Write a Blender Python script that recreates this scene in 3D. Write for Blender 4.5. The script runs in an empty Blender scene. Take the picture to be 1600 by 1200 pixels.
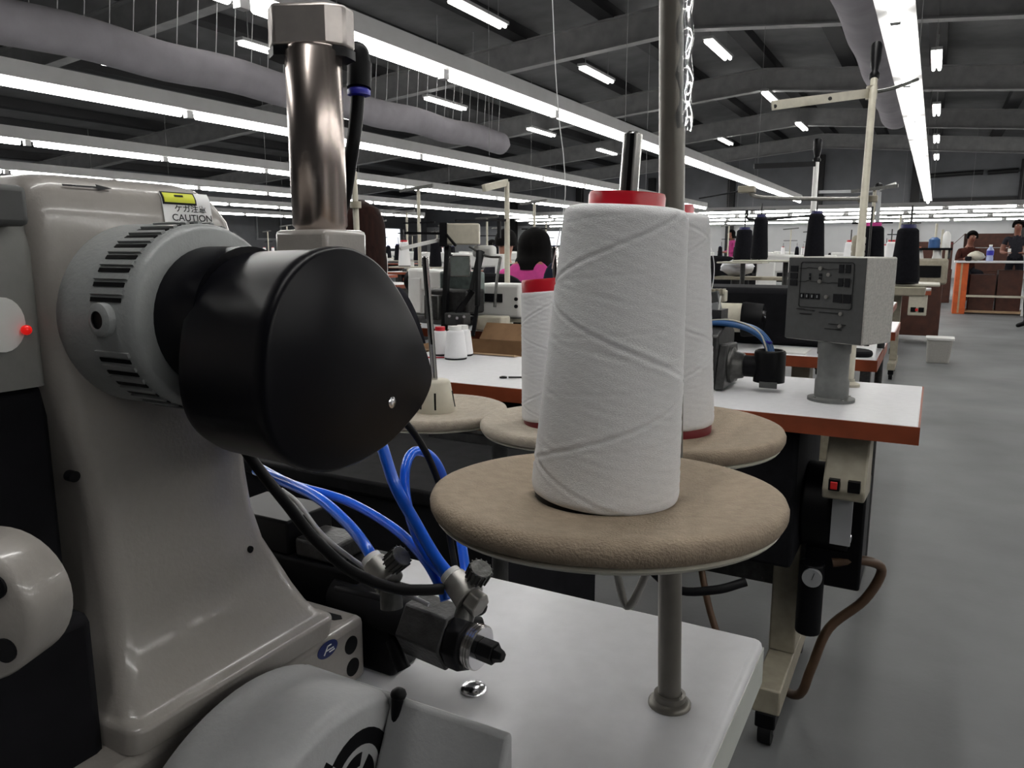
import bpy, bmesh, math, random
from mathutils import Vector, Matrix
PI = math.pi
S = bpy.context.scene
COL = S.collection
random.seed(7)

# ------------------------------------------------------------------ camera, world, exposure
F = 1200.0; PITCH = math.atan2(209, F); YAW = math.atan2(663, math.hypot(F, 209)); CAMZ = 1.10
cam = bpy.data.objects.new('camera', bpy.data.cameras.new('camera'))
COL.objects.link(cam)
cam.location = (0, 0, CAMZ)
cam.rotation_euler = (PI/2 - PITCH, 0, YAW)
cam.data.sensor_fit = 'HORIZONTAL'; cam.data.sensor_width = 36; cam.data.lens = 36*F/1600
cam.data.clip_start = 0.02; cam.data.clip_end = 200
cam.data.dof.use_dof = False
S.camera = cam
w = bpy.data.worlds.new('world'); S.world = w; w.use_nodes = True
w.node_tree.nodes['Background'].inputs[0].default_value = (0.5, 0.55, 0.62, 1)
w.node_tree.nodes['Background'].inputs[1].default_value = 0.25
S.view_settings.view_transform = 'Standard'
S.view_settings.look = 'None'
S.view_settings.gamma = 1.0
S.view_settings.use_curve_mapping = False
S.view_settings.exposure = 0.68
S.cycles.max_bounces = 6; S.cycles.diffuse_bounces = 4; S.cycles.glossy_bounces = 3; S.cycles.transmission_bounces = 6
S.cycles.caustics_reflective = False; S.cycles.caustics_refractive = False
S.cycles.adaptive_threshold = 0.03
TUBE = 17.0            # emission of the fluorescent tubes

_fw = Vector((-math.sin(YAW)*math.cos(PITCH), math.cos(YAW)*math.cos(PITCH), -math.sin(PITCH)))
_rt = Vector((math.cos(YAW), math.sin(YAW), 0))
_up = _rt.cross(_fw)
def at(u, v, d):
    """world point seen at photo pixel (u, v), d metres in front of the lens"""
    return Vector((0, 0, CAMZ)) + (_fw + _rt*((u-800)/F) + _up*((600-v)/F))*d

# ------------------------------------------------------------------ materials
M = {}
def mat(name, col, rough=.5, metal=0, noise=0, scale=30, bump=0, bscale=200, emis=0, spec=None, trans=0, alpha=1, coat=0, stretch=None, col2=None):
    m = bpy.data.materials.new(name); m.use_nodes = True
    nt = m.node_tree; b = nt.nodes['Principled BSDF']
    c = (*col, 1)
    b.inputs['Base Color'].default_value = c
    b.inputs['Roughness'].default_value = rough
    b.inputs['Metallic'].default_value = metal
    if spec is not None: b.inputs['Specular IOR Level'].default_value = spec
    if trans: b.inputs['Transmission Weight'].default_value = trans
    if alpha < 1: b.inputs['Alpha'].default_value = alpha
    if coat: b.inputs['Coat Weight'].default_value = coat; b.inputs['Coat Roughness'].default_value = .12
    if emis:
        b.inputs['Emission Color'].default_value = c; b.inputs['Emission Strength'].default_value = emis
    if noise or bump:
        tc = nt.nodes.new('ShaderNodeTexCoord')
        src = tc.outputs['Object']
        if stretch:
            mp = nt.nodes.new('ShaderNodeMapping'); mp.inputs['Scale'].default_value = stretch
            nt.links.new(src, mp.inputs[0]); src = mp.outputs[0]
    if noise:
        n = nt.nodes.new('ShaderNodeTexNoise'); n.inputs['Scale'].default_value = scale; n.inputs['Detail'].default_value = 6
        nt.links.new(src, n.inputs['Vector'])
        r = nt.nodes.new('ShaderNodeValToRGB')
        c2 = col2 or tuple(max(0, x*(1-noise)) for x in col)
        c1 = tuple(min(1, x*(1+noise*.6)) for x in col)
        r.color_ramp.elements[0].position = .3; r.color_ramp.elements[1].position = .72
        r.color_ramp.elements[0].color = (*c2, 1); r.color_ramp.elements[1].color = (*c1, 1)
        nt.links.new(n.outputs['Fac'], r.inputs[0]); nt.links.new(r.outputs[0], b.inputs['Base Color'])
    if bump:
        n2 = nt.nodes.new('ShaderNodeTexNoise'); n2.inputs['Scale'].default_value = bscale; n2.inputs['Detail'].default_value = 4
        nt.links.new(src, n2.inputs['Vector'])
        bp = nt.nodes.new('ShaderNodeBump'); bp.inputs['Strength'].default_value = bump; bp.inputs['Distance'].default_value = .002
        nt.links.new(n2.outputs['Fac'], bp.inputs['Height']); nt.links.new(bp.outputs[0], b.inputs['Normal'])
    M[name] = m
    return m
mat('floor', (.165, .17, .175), .55, noise=.32, scale=1.6, bump=.25, bscale=60)
mat('wall', (.20, .205, .22), .8, noise=.15, scale=1.5)
mat('wall_white', (.62, .63, .64), .8, noise=.06, scale=2)
mat('roof', (.20, .20, .205), .7, noise=.2, scale=2)
mat('steel', (.38, .38, .38), .55, noise=.2, scale=4)
mat('purlin', (.018, .018, .02), .7, noise=.2, scale=4)
mat('column_dark', (.012, .012, .013), .6, noise=.2, scale=4)
mat('trunking', (.50, .50, .50), .5, noise=.08, scale=6)
mat('tube', (1, .985, .95), .4, emis=TUBE)
mat('tube_ceiling', (1, .985, .95), .4, emis=6.0)
mat('duct', (.30, .285, .31), .9, noise=.14, scale=3, bump=.4, bscale=25)
mat('laminate', (.64, .64, .66), .42, noise=.05, scale=60)
mat('laminate_edge', (.50, .52, .48), .5, noise=.1, scale=20)
mat('orange_edge', (.26, .055, .02), .45, noise=.25, scale=14)
mat('paint', (.285, .265, .247), .38, noise=.035, scale=220, bump=.10, bscale=420, coat=.55)
mat('paint_ring', (.27, .282, .282), .42, noise=.06, scale=160, bump=.15, bscale=420)
mat('paint_motor', (.35, .355, .36), .45, noise=.04, scale=160, bump=.1, bscale=420)
mat('cream', (.52, .49, .40), .5, noise=.10, scale=50)
mat('cream_dark', (.34, .31, .24), .55, noise=.15, scale=40)
mat('black', (.004, .004, .005), .45, noise=.2, scale=30, spec=.14)
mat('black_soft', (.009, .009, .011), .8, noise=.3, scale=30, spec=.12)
mat('black_gloss', (.004, .004, .006), .36, noise=.15, scale=20, spec=.16)
mat('rubber', (.008, .008, .009), .6, noise=.2, scale=40, spec=0.2)
mat('iron', (.055, .055, .055), .45, metal=.6, noise=.35, scale=60, bump=.3, bscale=300)
mat('iron_dark', (.012, .012, .013), .8, noise=.3, scale=30, spec=.08)
mat('pedestal', (.13, .135, .13), .5, noise=.12, scale=80)
mat('paint_shaded', (.19, .19, .18), .5, noise=.06, scale=120, bump=.1, bscale=420)
mat('gunmetal', (.12, .12, .115), .4, metal=.8, noise=.3, scale=80, bump=.2, bscale=300)
mat('brass_grey', (.34, .33, .31), .38, metal=.7, noise=.2, scale=90)
mat('chrome', (.75, .75, .78), .2, metal=1, noise=.05, scale=40)
mat('steel_bright', (.55, .54, .52), .22, metal=1, noise=.1, scale=40)
mat('cylinder_metal', (.46, .40, .37), .27, metal=1, noise=.12, scale=25, stretch=(1, 1, .03))
mat('cap_metal', (.42, .39, .37), .38, metal=.85, noise=.12, scale=60)
mat('disc_foam', (.30, .235, .17), .85, noise=.14, scale=140, bump=.5, bscale=700)
mat('disc_foam_pale', (.42, .37, .30), .85, noise=.14, scale=140, bump=.5, bscale=700)
mat('plate', (.55, .53, .45), .5, noise=.06, scale=40)
mat('post', (.16, .15, .13), .38, metal=.35, noise=.12, scale=50)
mat('thread', (.86, .86, .87), .9, noise=.05, scale=260, bump=.5, bscale=900, stretch=(1, 1, 6))
mat('thread_black', (.008, .008, .011), .9, noise=.3, scale=100, bump=.5, bscale=700, spec=.12)
mat('thread_line', (.8, .8, .8), .8, noise=.05, scale=100)
mat('red', (.50, .006, .018), .35, noise=.08, scale=40)
mat('red_dark', (.16, .006, .012), .5, noise=.08, scale=40)
mat('blue_hose', (.008, .13, .80), .3, noise=.1, scale=30, coat=.4)
mat('blue_ring', (.02, .02, .35), .4, noise=.1, scale=30)
mat('blue_core', (.012, .012, .09), .5, noise=.1, scale=30)
mat('blue_dull', (.02, .09, .25), .5, noise=.15, scale=30)
mat('white_plastic', (.72, .72, .70), .4, noise=.04, scale=40)
mat('grey_cable', (.35, .35, .35), .5, noise=.1, scale=40)
mat('brown_hose', (.10, .055, .03), .5, noise=.1, scale=40)
mat('lamp_red', (.8, .01, .008), .3, emis=.25)
mat('red_button', (.6, .02, .02), .4, noise=.1, scale=60)
mat('sticker', (.80, .80, .80), .5, noise=.02, scale=80)
mat('ink', (.006, .006, .008), .6, noise=.1, scale=80, spec=0.2)
mat('yellow', (.62, .66, .03), .5, noise=.05, scale=80)
mat('navy_ink', (.01, .02, .12), .5, noise=.1, scale=80)
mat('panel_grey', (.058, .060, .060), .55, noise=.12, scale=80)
mat('box_speckle', (.44, .43, .40), .55, noise=.2, scale=220)
mat('cardboard', (.26, .15, .075), .85, noise=.15, scale=20)
mat('cardboard_pale', (.48, .33, .20), .85, noise=.12, scale=20)
mat('brown_wood', (.07, .022, .012), .6, noise=.3, scale=12)
mat('orange', (.62, .11, .02), .5, noise=.2, scale=10)
mat('pink', (.60, .055, .28), .85, noise=.12, scale=25)
mat('hair_black', (.004, .0035, .0035), .9, noise=.3, scale=60, stretch=(1, 1, .1), spec=.12)
mat('hair_brown', (.022, .008, .006), .75, noise=.5, scale=60, stretch=(1, 1, .1), spec=.12)
mat('skin', (.40, .17, .11), .55, noise=.08, scale=30)
mat('skin_dark', (.22, .09, .06), .55, noise=.08, scale=30)
mat('cloth_white', (.6, .6, .62), .9, noise=.1, scale=25)
mat('cloth_navy', (.02, .025, .045), .9, noise=.2, scale=25, spec=.12)
mat('cloth_charcoal', (.025, .025, .032), .9, noise=.2, scale=25, spec=.12)
mat('cloth_brown', (.06, .02, .015), .9, noise=.2, scale=25, spec=.12)
mat('trousers', (.010, .010, .014), .9, noise=.2, scale=25, spec=.12)
mat('plastic_bag', (.62, .62, .64), .35, noise=.08, scale=20, bump=.8, bscale=60)
mat('clear', (.9, .93, .95), .08, trans=.9)
mat('bottle_blue', (.35, .40, .62), .2, noise=.1, scale=40)
mat('green_grey', (.13, .17, .16), .5, noise=.5, scale=30)
mat('mirror', (.33, .38, .36), .2, metal=.7, noise=.25, scale=30)
mat('window_glow', (.86, .90, .95), .5, emis=1.1)
mat('blue_sign', (.16, .28, .36), .6, noise=.1, scale=6)
mat('window_dark', (.03, .033, .036), .3, noise=.3, scale=3)
mat('grey_panel', (.33, .34, .35), .6, noise=.15, scale=6)

# ------------------------------------------------------------------ geometry helpers
OFF = {}
def smoothpts(pts, sub=6):
    pts = [Vector(p) for p in pts]
    if len(pts) < 3: return pts
    P = [pts[0]*2 - pts[1]] + pts + [pts[-1]*2 - pts[-2]]
    out = []
    for i in range(1, len(P)-2):
        a, b, c, d = P[i-1:i+3]
        for k in range(sub):
            t = k/sub
            out.append(.5*((2*b) + (c-a)*t + (2*a-5*b+4*c-d)*t*t + (3*b-a-3*c+d)*t**3))
    out.append(pts[-1])
    return out
def frame(n):
    n = Vector(n).normalized()
    a = Vector((0, 0, 1)) if abs(n.z) < .9 else Vector((1, 0, 0))
    x = a.cross(n).normalized(); y = n.cross(x)
    return x, y, n
class MB:
    def __init__(s): s.v = []; s.f = []
    def add(s, vs, fs):
        o = len(s.v); s.v += [Vector(p) for p in vs]; s.f += [tuple(i+o for i in f) for f in fs]; return s
    def bx(s, x0, x1, y0, y1, z0, z1):
        return s.add([(x, y, z) for z in (z0, z1) for y in (y0, y1) for x in (x0, x1)],
                     [(0, 2, 3, 1), (4, 5, 7, 6), (0, 1, 5, 4), (2, 6, 7, 3), (0, 4, 6, 2), (1, 3, 7, 5)])
    def obox(s, c, size, R=None):
        c = Vector(c); R = R or Matrix.Identity(3)
        vs = [c + R @ Vector((x*size[0]/2, y*size[1]/2, z*size[2]/2)) for z in (-1, 1) for y in (-1, 1) for x in (-1, 1)]
        return s.add(vs, [(0, 2, 3, 1), (4, 5, 7, 6), (0, 1, 5, 4), (2, 6, 7, 3), (0, 4, 6, 2), (1, 3, 7, 5)])
    def bar(s, p0, p1, wd, ht):
        p0 = Vector(p0); p1 = Vector(p1); x, y, n = frame(p1-p0)
        R = Matrix((x, y, n)).transposed()
        return s.obox((p0+p1)/2, (wd, ht, (p1-p0).length), R)
    def loft(s, rings, caps=True, closed=True):
        n = len(rings[0]); o = len(s.v); fs = []
        for k in range(len(rings)-1):
            for i in range(n if closed else n-1):
                j = (i+1) % n
                fs.append((k*n+i, k*n+j, (k+1)*n+j, (k+1)*n+i))
        if caps: fs += [tuple(range(n-1, -1, -1)), tuple((len(rings)-1)*n+i for i in range(n))]
        return s.add([p for r in rings for p in r], fs)
    def cyl(s, p0, p1, r0, r1=None, n=20, caps=True):
        r1 = r0 if r1 is None else r1
        p0 = Vector(p0); p1 = Vector(p1); x, y, _ = frame(p1-p0)
        return s.loft([[p + (x*math.cos(2*PI*i/n) + y*math.sin(2*PI*i/n))*r for i in range(n)] for p, r in ((p0, r0), (p1, r1))], caps)
    def lathe(s, prof, p, axis=(0, 0, 1), n=32, caps=True):
        p = Vector(p); x, y, a = frame(axis)
        return s.loft([[p + a*h + (x*math.cos(2*PI*i/n) + y*math.sin(2*PI*i/n))*max(r, 1e-5) for i in range(n)] for r, h in prof], caps)
    def tube(s, pts, r, n=8, sub=6):
        P = smoothpts(pts, sub); rings = []; x = None
        for i, p in enumerate(P):
            t = (P[min(i+1, len(P)-1)] - P[max(i-1, 0)]).normalized()
            if x is None: x, y, _ = frame(t)
            else:
                x = (x - t*x.dot(t)).normalized()
            y = t.cross(x)
            rr = r(i/(len(P)-1)) if callable(r) else r
            rings.append([p + (x*math.cos(2*PI*k/n) + y*math.sin(2*PI*k/n))*rr for k in range(n)])
        return s.loft(rings)
    def prism(s, out, axis, a0, a1):
        def mk(p, a):
            return {'x': (a, p[0], p[1]), 'y': (p[0], a, p[1]), 'z': (p[0], p[1], a)}[axis]
        return s.loft([[mk(p, a0) for p in out], [mk(p, a1) for p in out]])
    def ball(s, c, r, n=12, sq=(1, 1, 1)):
        c = Vector(c); m = max(6, n//2)
        return s.loft([[c + Vector((math.sin(PI*(k+.02)/(m+.04))*math.cos(2*PI*i/n)*r*sq[0], math.sin(PI*(k+.02)/(m+.04))*math.sin(2*PI*i/n)*r*sq[1], -math.cos(PI*(k+.02)/(m+.04))*r*sq[2])) for i in range(n)] for k in range(m+1)])
    def mesh(s, name, mt, org=Vector((0, 0, 0)), ang=50):
        me = bpy.data.meshes.new(name)
        me.from_pydata([p - org for p in s.v], [], s.f)
        bm = bmesh.new(); bm.from_mesh(me); bmesh.ops.recalc_face_normals(bm, faces=bm.faces); bm.to_mesh(me); bm.free()
        me.materials.append(M[mt])
        me.shade_smooth()
        me.set_sharp_from_angle(angle=math.radians(ang))
        return me
    def build(s, name, mt, parent=None, bevel=0, seg=2, ang=50, label=None, origin=None):
        if parent is not None: org = OFF.get(parent.name, Vector((0, 0, 0)))
        elif origin is not None: org = Vector(origin)
        else:
            xs = [p.x for p in s.v]; ys = [p.y for p in s.v]; zs = [p.z for p in s.v]
            org = Vector(((min(xs)+max(xs))/2, (min(ys)+max(ys))/2, min(zs)))
        o = bpy.data.objects.new(name, s.mesh(name, mt, org, ang)); COL.objects.link(o)
        if parent is not None: o.parent = parent
        else: o.location = org
        OFF[o.name] = org
        if bevel:
            md = o.modifiers.new('bevel', 'BEVEL'); md.width = bevel; md.segments = seg; md.limit_method = 'ANGLE'; md.angle_limit = math.radians(40)
        if label: o['label'] = label
        return o
def tag(o, label, cat, group=None):
    o['label'] = label; o['category'] = cat
    if group: o['group'] = group
    return o
def thing(name, label, cat, loc=(0, 0, 0), group=None):
    o = bpy.data.objects.new(name, None); COL.objects.link(o); o.location = loc
    o.empty_display_size = .05
    OFF[o.name] = Vector(loc)
    return tag(o, label, cat, group)
def structure(o): o['kind'] = 'structure'; return o
def share(src, name, parent, loc, rot=None, scale=None):
    """another piece that shares src's mesh data"""
    o = bpy.data.objects.new(name, src.data if hasattr(src, 'data') else src); COL.objects.link(o)
    o.parent = parent; o.location = Vector(loc) - (OFF.get(parent.name, Vector((0, 0, 0))) if parent else Vector((0, 0, 0)))
    if rot: o.rotation_euler = rot
    if scale: o.scale = scale
    return o
def copy_tree(root, loc, rotz=0, label=None, group=None, scale=None):
    r = root.copy(); COL.objects.link(r); r.location = loc; r.rotation_euler = (0, 0, rotz)
    if scale: r.scale = (scale,)*3
    if label: r['label'] = label
    if group: r['group'] = group
    for ch in list(root.children):
        c = ch.copy(); COL.objects.link(c); c.parent = r
        for g in list(ch.children):
            d = g.copy(); COL.objects.link(d); d.parent = c
    return r
def text_part(body, size, mt, parent, loc, R, name='lettering', depth=.0002, sx=1.0, bold=0):
    cu = bpy.data.curves.new('t', 'FONT'); cu.body = body; cu.size = size; cu.extrude = depth; cu.align_x = 'CENTER'; cu.align_y = 'CENTER'
    cu.offset = bold
    t = bpy.data.objects.new('t', cu); COL.objects.link(t)
    bpy.context.view_layer.update()
    me = bpy.data.meshes.new_from_object(t.evaluated_get(bpy.context.evaluated_depsgraph_get()))
    bpy.data.objects.remove(t)
    org = OFF.get(parent.name, Vector((0, 0, 0)))
    for vtx in me.vertices:
        p = R @ Vector((vtx.co.x*sx, vtx.co.y, vtx.co.z)) + Vector(loc)
        vtx.co = p - org
    me.materials.clear(); me.materials.append(M[mt])
    o = bpy.data.objects.new(name, me); COL.objects.link(o); o.parent = parent
    OFF[o.name] = org
    return o
def circ(cx, cy, r, a0=0, a1=2*PI, n=24, end=False):
    m = n if not end else n-1
    return [(cx + r*math.cos(a0 + (a1-a0)*i/m), cy + r*math.sin(a0 + (a1-a0)*i/m)) for i in range(n)]
def bezier_closed(pts, sub=5):
    """closed Catmull-Rom outline in 2D"""
    n = len(pts); out = []
    for i in range(n):
        a, b, c, d = [Vector((*pts[(i+k) % n], 0)) for k in (-1, 0, 1, 2)]
        for k in range(sub):
            t = k/sub
            p = .5*((2*b) + (c-a)*t + (2*a-5*b+4*c-d)*t*t + (3*b-a-3*c+d)*t**3)
            out.append((p.x, p.y))
    return out

# ================================================================== THE HALL
XL, XR, YB, YF = -25.0, 16.0, 36.0, -8.0
APX, APZ, SL = -4.1, 4.92, .088
def raf(x): return APZ - SL*abs(x - APX)
structure(MB().bx(XL-.3, XR+.3, YF-.3, YB+.3, -.12, 0).build('floor', 'floor'))
wl = structure(MB().bx(XL-.2, XL, YF, YB, 0, raf(XL)+.8).build('wall_left', 'wall'))
wr = structure(MB().bx(XR, XR+.2, YF, YB, 0, raf(XR)+.8).build('wall_right', 'wall'))
wf = structure(MB().bx(XL, XR, YF-.2, YF, 0, 5.6).build('wall_front', 'wall'))
wb = structure(MB().bx(XL, XR, YB, YB+.2, 0, 6.2).build('wall_back', 'wall'))
MB().bx(XL+.02, XR-.02, YB-.03, YB-.001, 0, 2.35).build('dado_panel', 'wall_white', wb)
for x in (-.95, 2.75, 6.4, -4.6, -8.3, -12, -15.7, -19.4):
    MB().bx(x-.16, x+.16, YB-.28, YB-.032, 0, raf(x)+.2).build('column', 'column_dark', wb)
for x0, x1 in ((-.75, 2.55), (2.95, 6.2)):
    MB().bx(x0, x1, YB-.2, YB-.032, 3.0, 3.14).build('rail', 'column_dark', wb)
MB().tube([(-.5, YB-.25, 4.02), (1.2, YB-.25, 4.08), (1.25, YB-.25, 4.06)], .09, 8).build('pipe', 'column_dark', wb)
MB().tube([(1.5, YB-.25, 4.06), (2.5, YB-.25, 4.1)], .09, 8).build('pipe', 'column_dark', wb)
# roof: two slopes, rafters and purlins
ceil_root = bpy.data.objects.new('ceiling', None); COL.objects.link(ceil_root); structure(ceil_root)
RT = .74
for x0, x1 in ((XL-.2, APX), (APX, XR+.2)):
    m = MB(); m.add([(x, y, raf(x)+RT+dz) for dz in (0, .1) for y in (YF-.2, YB+.2) for x in (x0, x1)],
                    [(0, 2, 3, 1), (4, 5, 7, 6), (0, 1, 5, 4), (2, 6, 7, 3), (0, 4, 6, 2), (1, 3, 7, 5)])
    m.build('roof_panel', 'roof', ceil_root)
rafter_mesh = {}
for yy in (-3.8, 2.2, 8.2, 14.2, 20.2, 26.2, 32.2):
    for k, (x0, x1) in enumerate(((XL, APX), (APX, XR))):
        if k not in rafter_mesh:
            m = MB()
            for (ya, yb, za, zb) in ((-.11, .11, 0, .025), (-.012, .012, .025, .50), (-.11, .11, .50, .525)):
                m.add([(x, y, raf(x)+z) for z in (za, zb) for y in (ya, yb) for x in (x0, x1)],
                      [(0, 2, 3, 1), (4, 5, 7, 6), (0, 1, 5, 4), (2, 6, 7, 3), (0, 4, 6, 2), (1, 3, 7, 5)])
            rafter_mesh[k] = m.mesh('rafter', 'steel')
        share(rafter_mesh[k], 'rafter', ceil_root, (0, yy, 0))
pm = MB().bx(-.16, .16, YF, YB, 0, .21).mesh('purlin', 'purlin')
px = -.3 - 1.8*13
while px < XR-.2:
    share(pm, 'purlin', ceil_root, (px, 0, raf(px)+.528)); px += 1.8
brace = MB().bar((0, 0, 0), (0, .55, .52), .05, .05).mesh('fly_brace', 'steel')
for yy in (8.2, 14.2, 20.2, 26.2):
    for px in (-14.7, -11.1, -7.5, -5.7, -2.1, 1.5, 5.1):
        share(brace, 'fly_brace', ceil_root, (px, yy+.02, raf(px)+.03))

# windows, door panels far left
def window(n, verts_box, glow=True, mull=2, along='y'):
    x0, x1, y0, y1, z0, z1 = verts_box
    r = bpy.data.objects.new('window_%d' % n, None); COL.objects.link(r); r.location = (x0, y0, z0); OFF[r.name] = Vector((x0, y0, z0)); structure(r)
    MB().bx(x0, x1, y0, y1, z0, z1).build('pane', 'window_glow' if glow else 'window_dark', r)
    f = MB(); t = .07
    if along == 'y':
        X0, X1 = x0-.01, x1+.04
        f.bx(X0, X1, y0-t, y1+t, z1, z1+t); f.bx(X0, X1, y0-t, y1+t, z0-t, z0)
        for k in range(mull+1):
            y = y0 + (y1-y0)*k/mull; f.bx(X0, X1, y-t/2, y+t/2, z0, z1)
    else:
        Y0, Y1 = y0-.04, y1+.01
        f.bx(x0-t, x1+t, Y0, Y1, z1, z1+t); f.bx(x0-t, x1+t, Y0, Y1, z0-t, z0)
        for k in range(mull+1):
            x = x0 + (x1-x0)*k/mull; f.bx(x-t/2, x+t/2, Y0, Y1, z0, z1)
    f.build('window_frame', 'grey_panel', r)
window(1, (XL, XL+.03, 27.0, 33.5, 1.2, 2.2), True, 4)
window(2, (XL, XL+.03, 23.6, 26.3, 1.6, 3.0), False, 2)
window(3, (-17.6, -15.2, YB-.06, YB-.032, 1.35, 2.05), True, 1, 'x')
window(4, (-14.6, -12.4, YB-.06, YB-.032, 1.35, 2.05), True, 2, 'x')
tag(MB().bx(XL+.005, XL+.06, 19.0, 21.5, 1.8, 2.75).build('wall_sign', 'blue_sign', bevel=.01), 'pale blue sign panel high on the far left wall', 'sign')
tag(MB().bx(XL+.005, XL+.05, 20.2, 21.6, .9, 1.5).build('notice_board', 'blue_sign', bevel=.01), 'small blue notice board low on the far left wall', 'notice board')

# ------------------------------------------------------------------ hanging strip-light rows
ZT = 2.2; PIT = 1.64
tube_mesh = MB().cyl((0, -.74, 0), (0, .74, 0), .030, n=12).mesh('tube', 'tube')
holder_mesh = MB().bx(-.022, .022, -.03, .03, -.03, .045).mesh('lamp_holder', 'trunking')
def light_row(name, label, x, y0, n, z=ZT):
    L = n*PIT
    r = thing(name, label, 'strip light', (x, y0, z), 'rows of hanging strip lights')
    MB().bx(x-.03, x+.03, y0-.05, y0+L+.05, z+.04, z+.15).build('trunking', 'trunking', r)
    MB().add([(x-.03, y0, z+.04), (x+.03, y0, z+.04), (x+.085, y0, z+.025), (x-.085, y0, z+.025),
              (x-.03, y0+L, z+.04), (x+.03, y0+L, z+.04), (x+.085, y0+L, z+.025), (x-.085, y0+L, z+.025)],
             [(0, 1, 2, 3), (4, 7, 6, 5), (0, 4, 5, 1), (1, 5, 6, 2), (2, 6, 7, 3), (3, 7, 4, 0)]).build('reflector', 'trunking', r)
    for k in range(n):
        share(tube_mesh, 'tube', r, (x, y0+(k+.5)*PIT, z))
    for k in range(n+1):
        share(holder_mesh, 'lamp_holder', r, (x, y0+k*PIT, z))
    for k in range(1, n+1, 4):
        yy = y0+k*PIT
        MB().cyl((x, yy, z+.15), (x, yy, raf(x)+.5), .0035, n=6).build('suspension_wire', 'steel', r)
    return r
light_row('strip_light_row', 'hanging strip light row at top right running down towards the far wall', -.262, 4.33-PIT*3, 13)
light_row('strip_light_row', 'long hanging strip light row passing behind the metal cylinder and thread cone', -2.84, 4.31-PIT*3, 12)
light_row('strip_light_row', 'hanging strip light row second from the top at left', -5.5, 4.53-PIT*2, 12)
light_row('strip_light_row', 'hanging strip light row third from the top at left', -8.4, 6.52-PIT*3, 11)
light_row('strip_light_row', 'hanging strip light row fourth from the top at left just above the machine', -11.7, 8.1-PIT*3, 12)
light_row('strip_light_row', 'hanging strip light row fifth from the top, just above the caution sticker', -15.2, 8.6-PIT*3, 11)
light_row('strip_light_row', 'farthest hanging strip light row near the left wall', -19.0, 9.3-PIT*3, 11)
light_row('strip_light_row', 'added strip light row over the aisle, out of view right of the picture', 2.6, 4.5-PIT*4, 14)  # unseen row, added for light from the right
light_row('strip_light_row', 'added strip light row out of view farther right beyond the aisle', 5.4, 4.5-PIT*4, 14)  # second unseen row, added to brighten the cones from the right
def cross_row(label, y, x0, n):
    r = light_row('strip_light_row', label, 0, 0, n)
    r.location = (x0, y, ZT); r.rotation_euler = (0, 0, -PI/2)
cross_row('nearest of the crosswise strip light rows glowing before the far wall', 23.5, -13, 13)
cross_row('second of the crosswise strip light rows glowing before the far wall', 26.0, -14, 14)
cross_row('third of the crosswise strip light rows glowing before the far wall', 29.0, -15, 14)
cross_row('farthest of the crosswise strip light rows glowing before the far wall', 33.0, -16, 15)

# ceiling battens on the purlins
bt = thing('ceiling_light', 'twin tube ceiling batten above the ridge, nearest of its row', 'ceiling light', (0, 0, 0), 'battens hung under the roof')
MB().bx(-.09, .09, -.8, .8, .03, .08).build('housing', 'trunking', bt)
ctube = MB().cyl((0, -.74, 0), (0, .74, 0), .03, n=8).mesh('tube', 'tube_ceiling')
share(ctube, 'tube', bt, (-.05, 0, 0)); share(ctube, 'tube', bt, (.05, 0, 0))
rod = MB().cyl((0, 0, .08), (0, 0, .60), .008, n=6).mesh('hanger_rod', 'steel')
share(rod, 'hanger_rod', bt, (0, -.6, 0)); share(rod, 'hanger_rod', bt, (0, .6, 0))
first = True
ordn = ['nearest', 'second', 'third', 'fourth', 'fifth']
for x, ys, nm in ((-3.92, (10.3, 15.35, 20.6, 25.7), 'over the ridge'), (-6.4, (10.7, 15.4, 20.8, 26.5), 'left of the ridge'), (-.28, (16.7, 22.4, 28.1, 33.4), 'right of the ridge'),
                  (-9.9, (10.0, 15.1, 19.9, 24.8), 'above the left fabric duct end'), (-12.2, (9.2, 14.5), 'far left above the strip rows'), (-7.9, (7.2, 12.4), 'just left of the metal cylinder cap')):
    for k, y in enumerate(ys):
        z = raf(x)-.09
        lb = 'fluorescent ceiling batten %s, %s along its row' % (nm, ordn[k])
        if first: bt.location = (x, y, z); bt['label'] = lb; first = False
        else: copy_tree(bt, (x, y, z), 0, lb)

# fabric air ducts with cords
def duct(label, x, z, r, y0, y1, n):
    d = thing('fabric_air_duct', label, 'air duct', (x, y0, z))
    rings = []; N = 28
    for k in range(41):
        t = k/40; y = y0+(y1-y0)*t
        sag = .02*math.sin(t*37)
        rr = r
        e = (y1-y)/ (r*.8)
        if e < 1: rr = r*math.sqrt(max(.02, 1-(1-e)**2*.9))
        rings.append([Vector((x+math.cos(2*PI*i/N)*rr, y, z+math.sin(2*PI*i/N)*rr+sag)) for i in range(N)])
    MB().loft(rings).build('sleeve', 'duct', d)
    MB().cyl((x, y0, z+r+.70), (x, y1, z+r+.70), .010, n=6).build('support_wire', 'steel', d)
    cm = MB().cyl((0, 0, 0), (0, .08, .72), .006, n=5).mesh('hanger_cord', 'trunking')
    for k in range(n):
        y = y0+.3+(y1-y0-.7)*k/(n-1)
        share(cm, 'hanger_cord', d, (x, y, z+r-.03))
    return d
duct('pale lilac fabric air duct hung on cords across the upper left', -8.5, 3.4, .23, 3.0, 15.4, 40)
duct('pale fabric air duct with rounded end at top right beside the strip light', -.785, 3.4, .25, 4.0, 15.4, 16)

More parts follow.
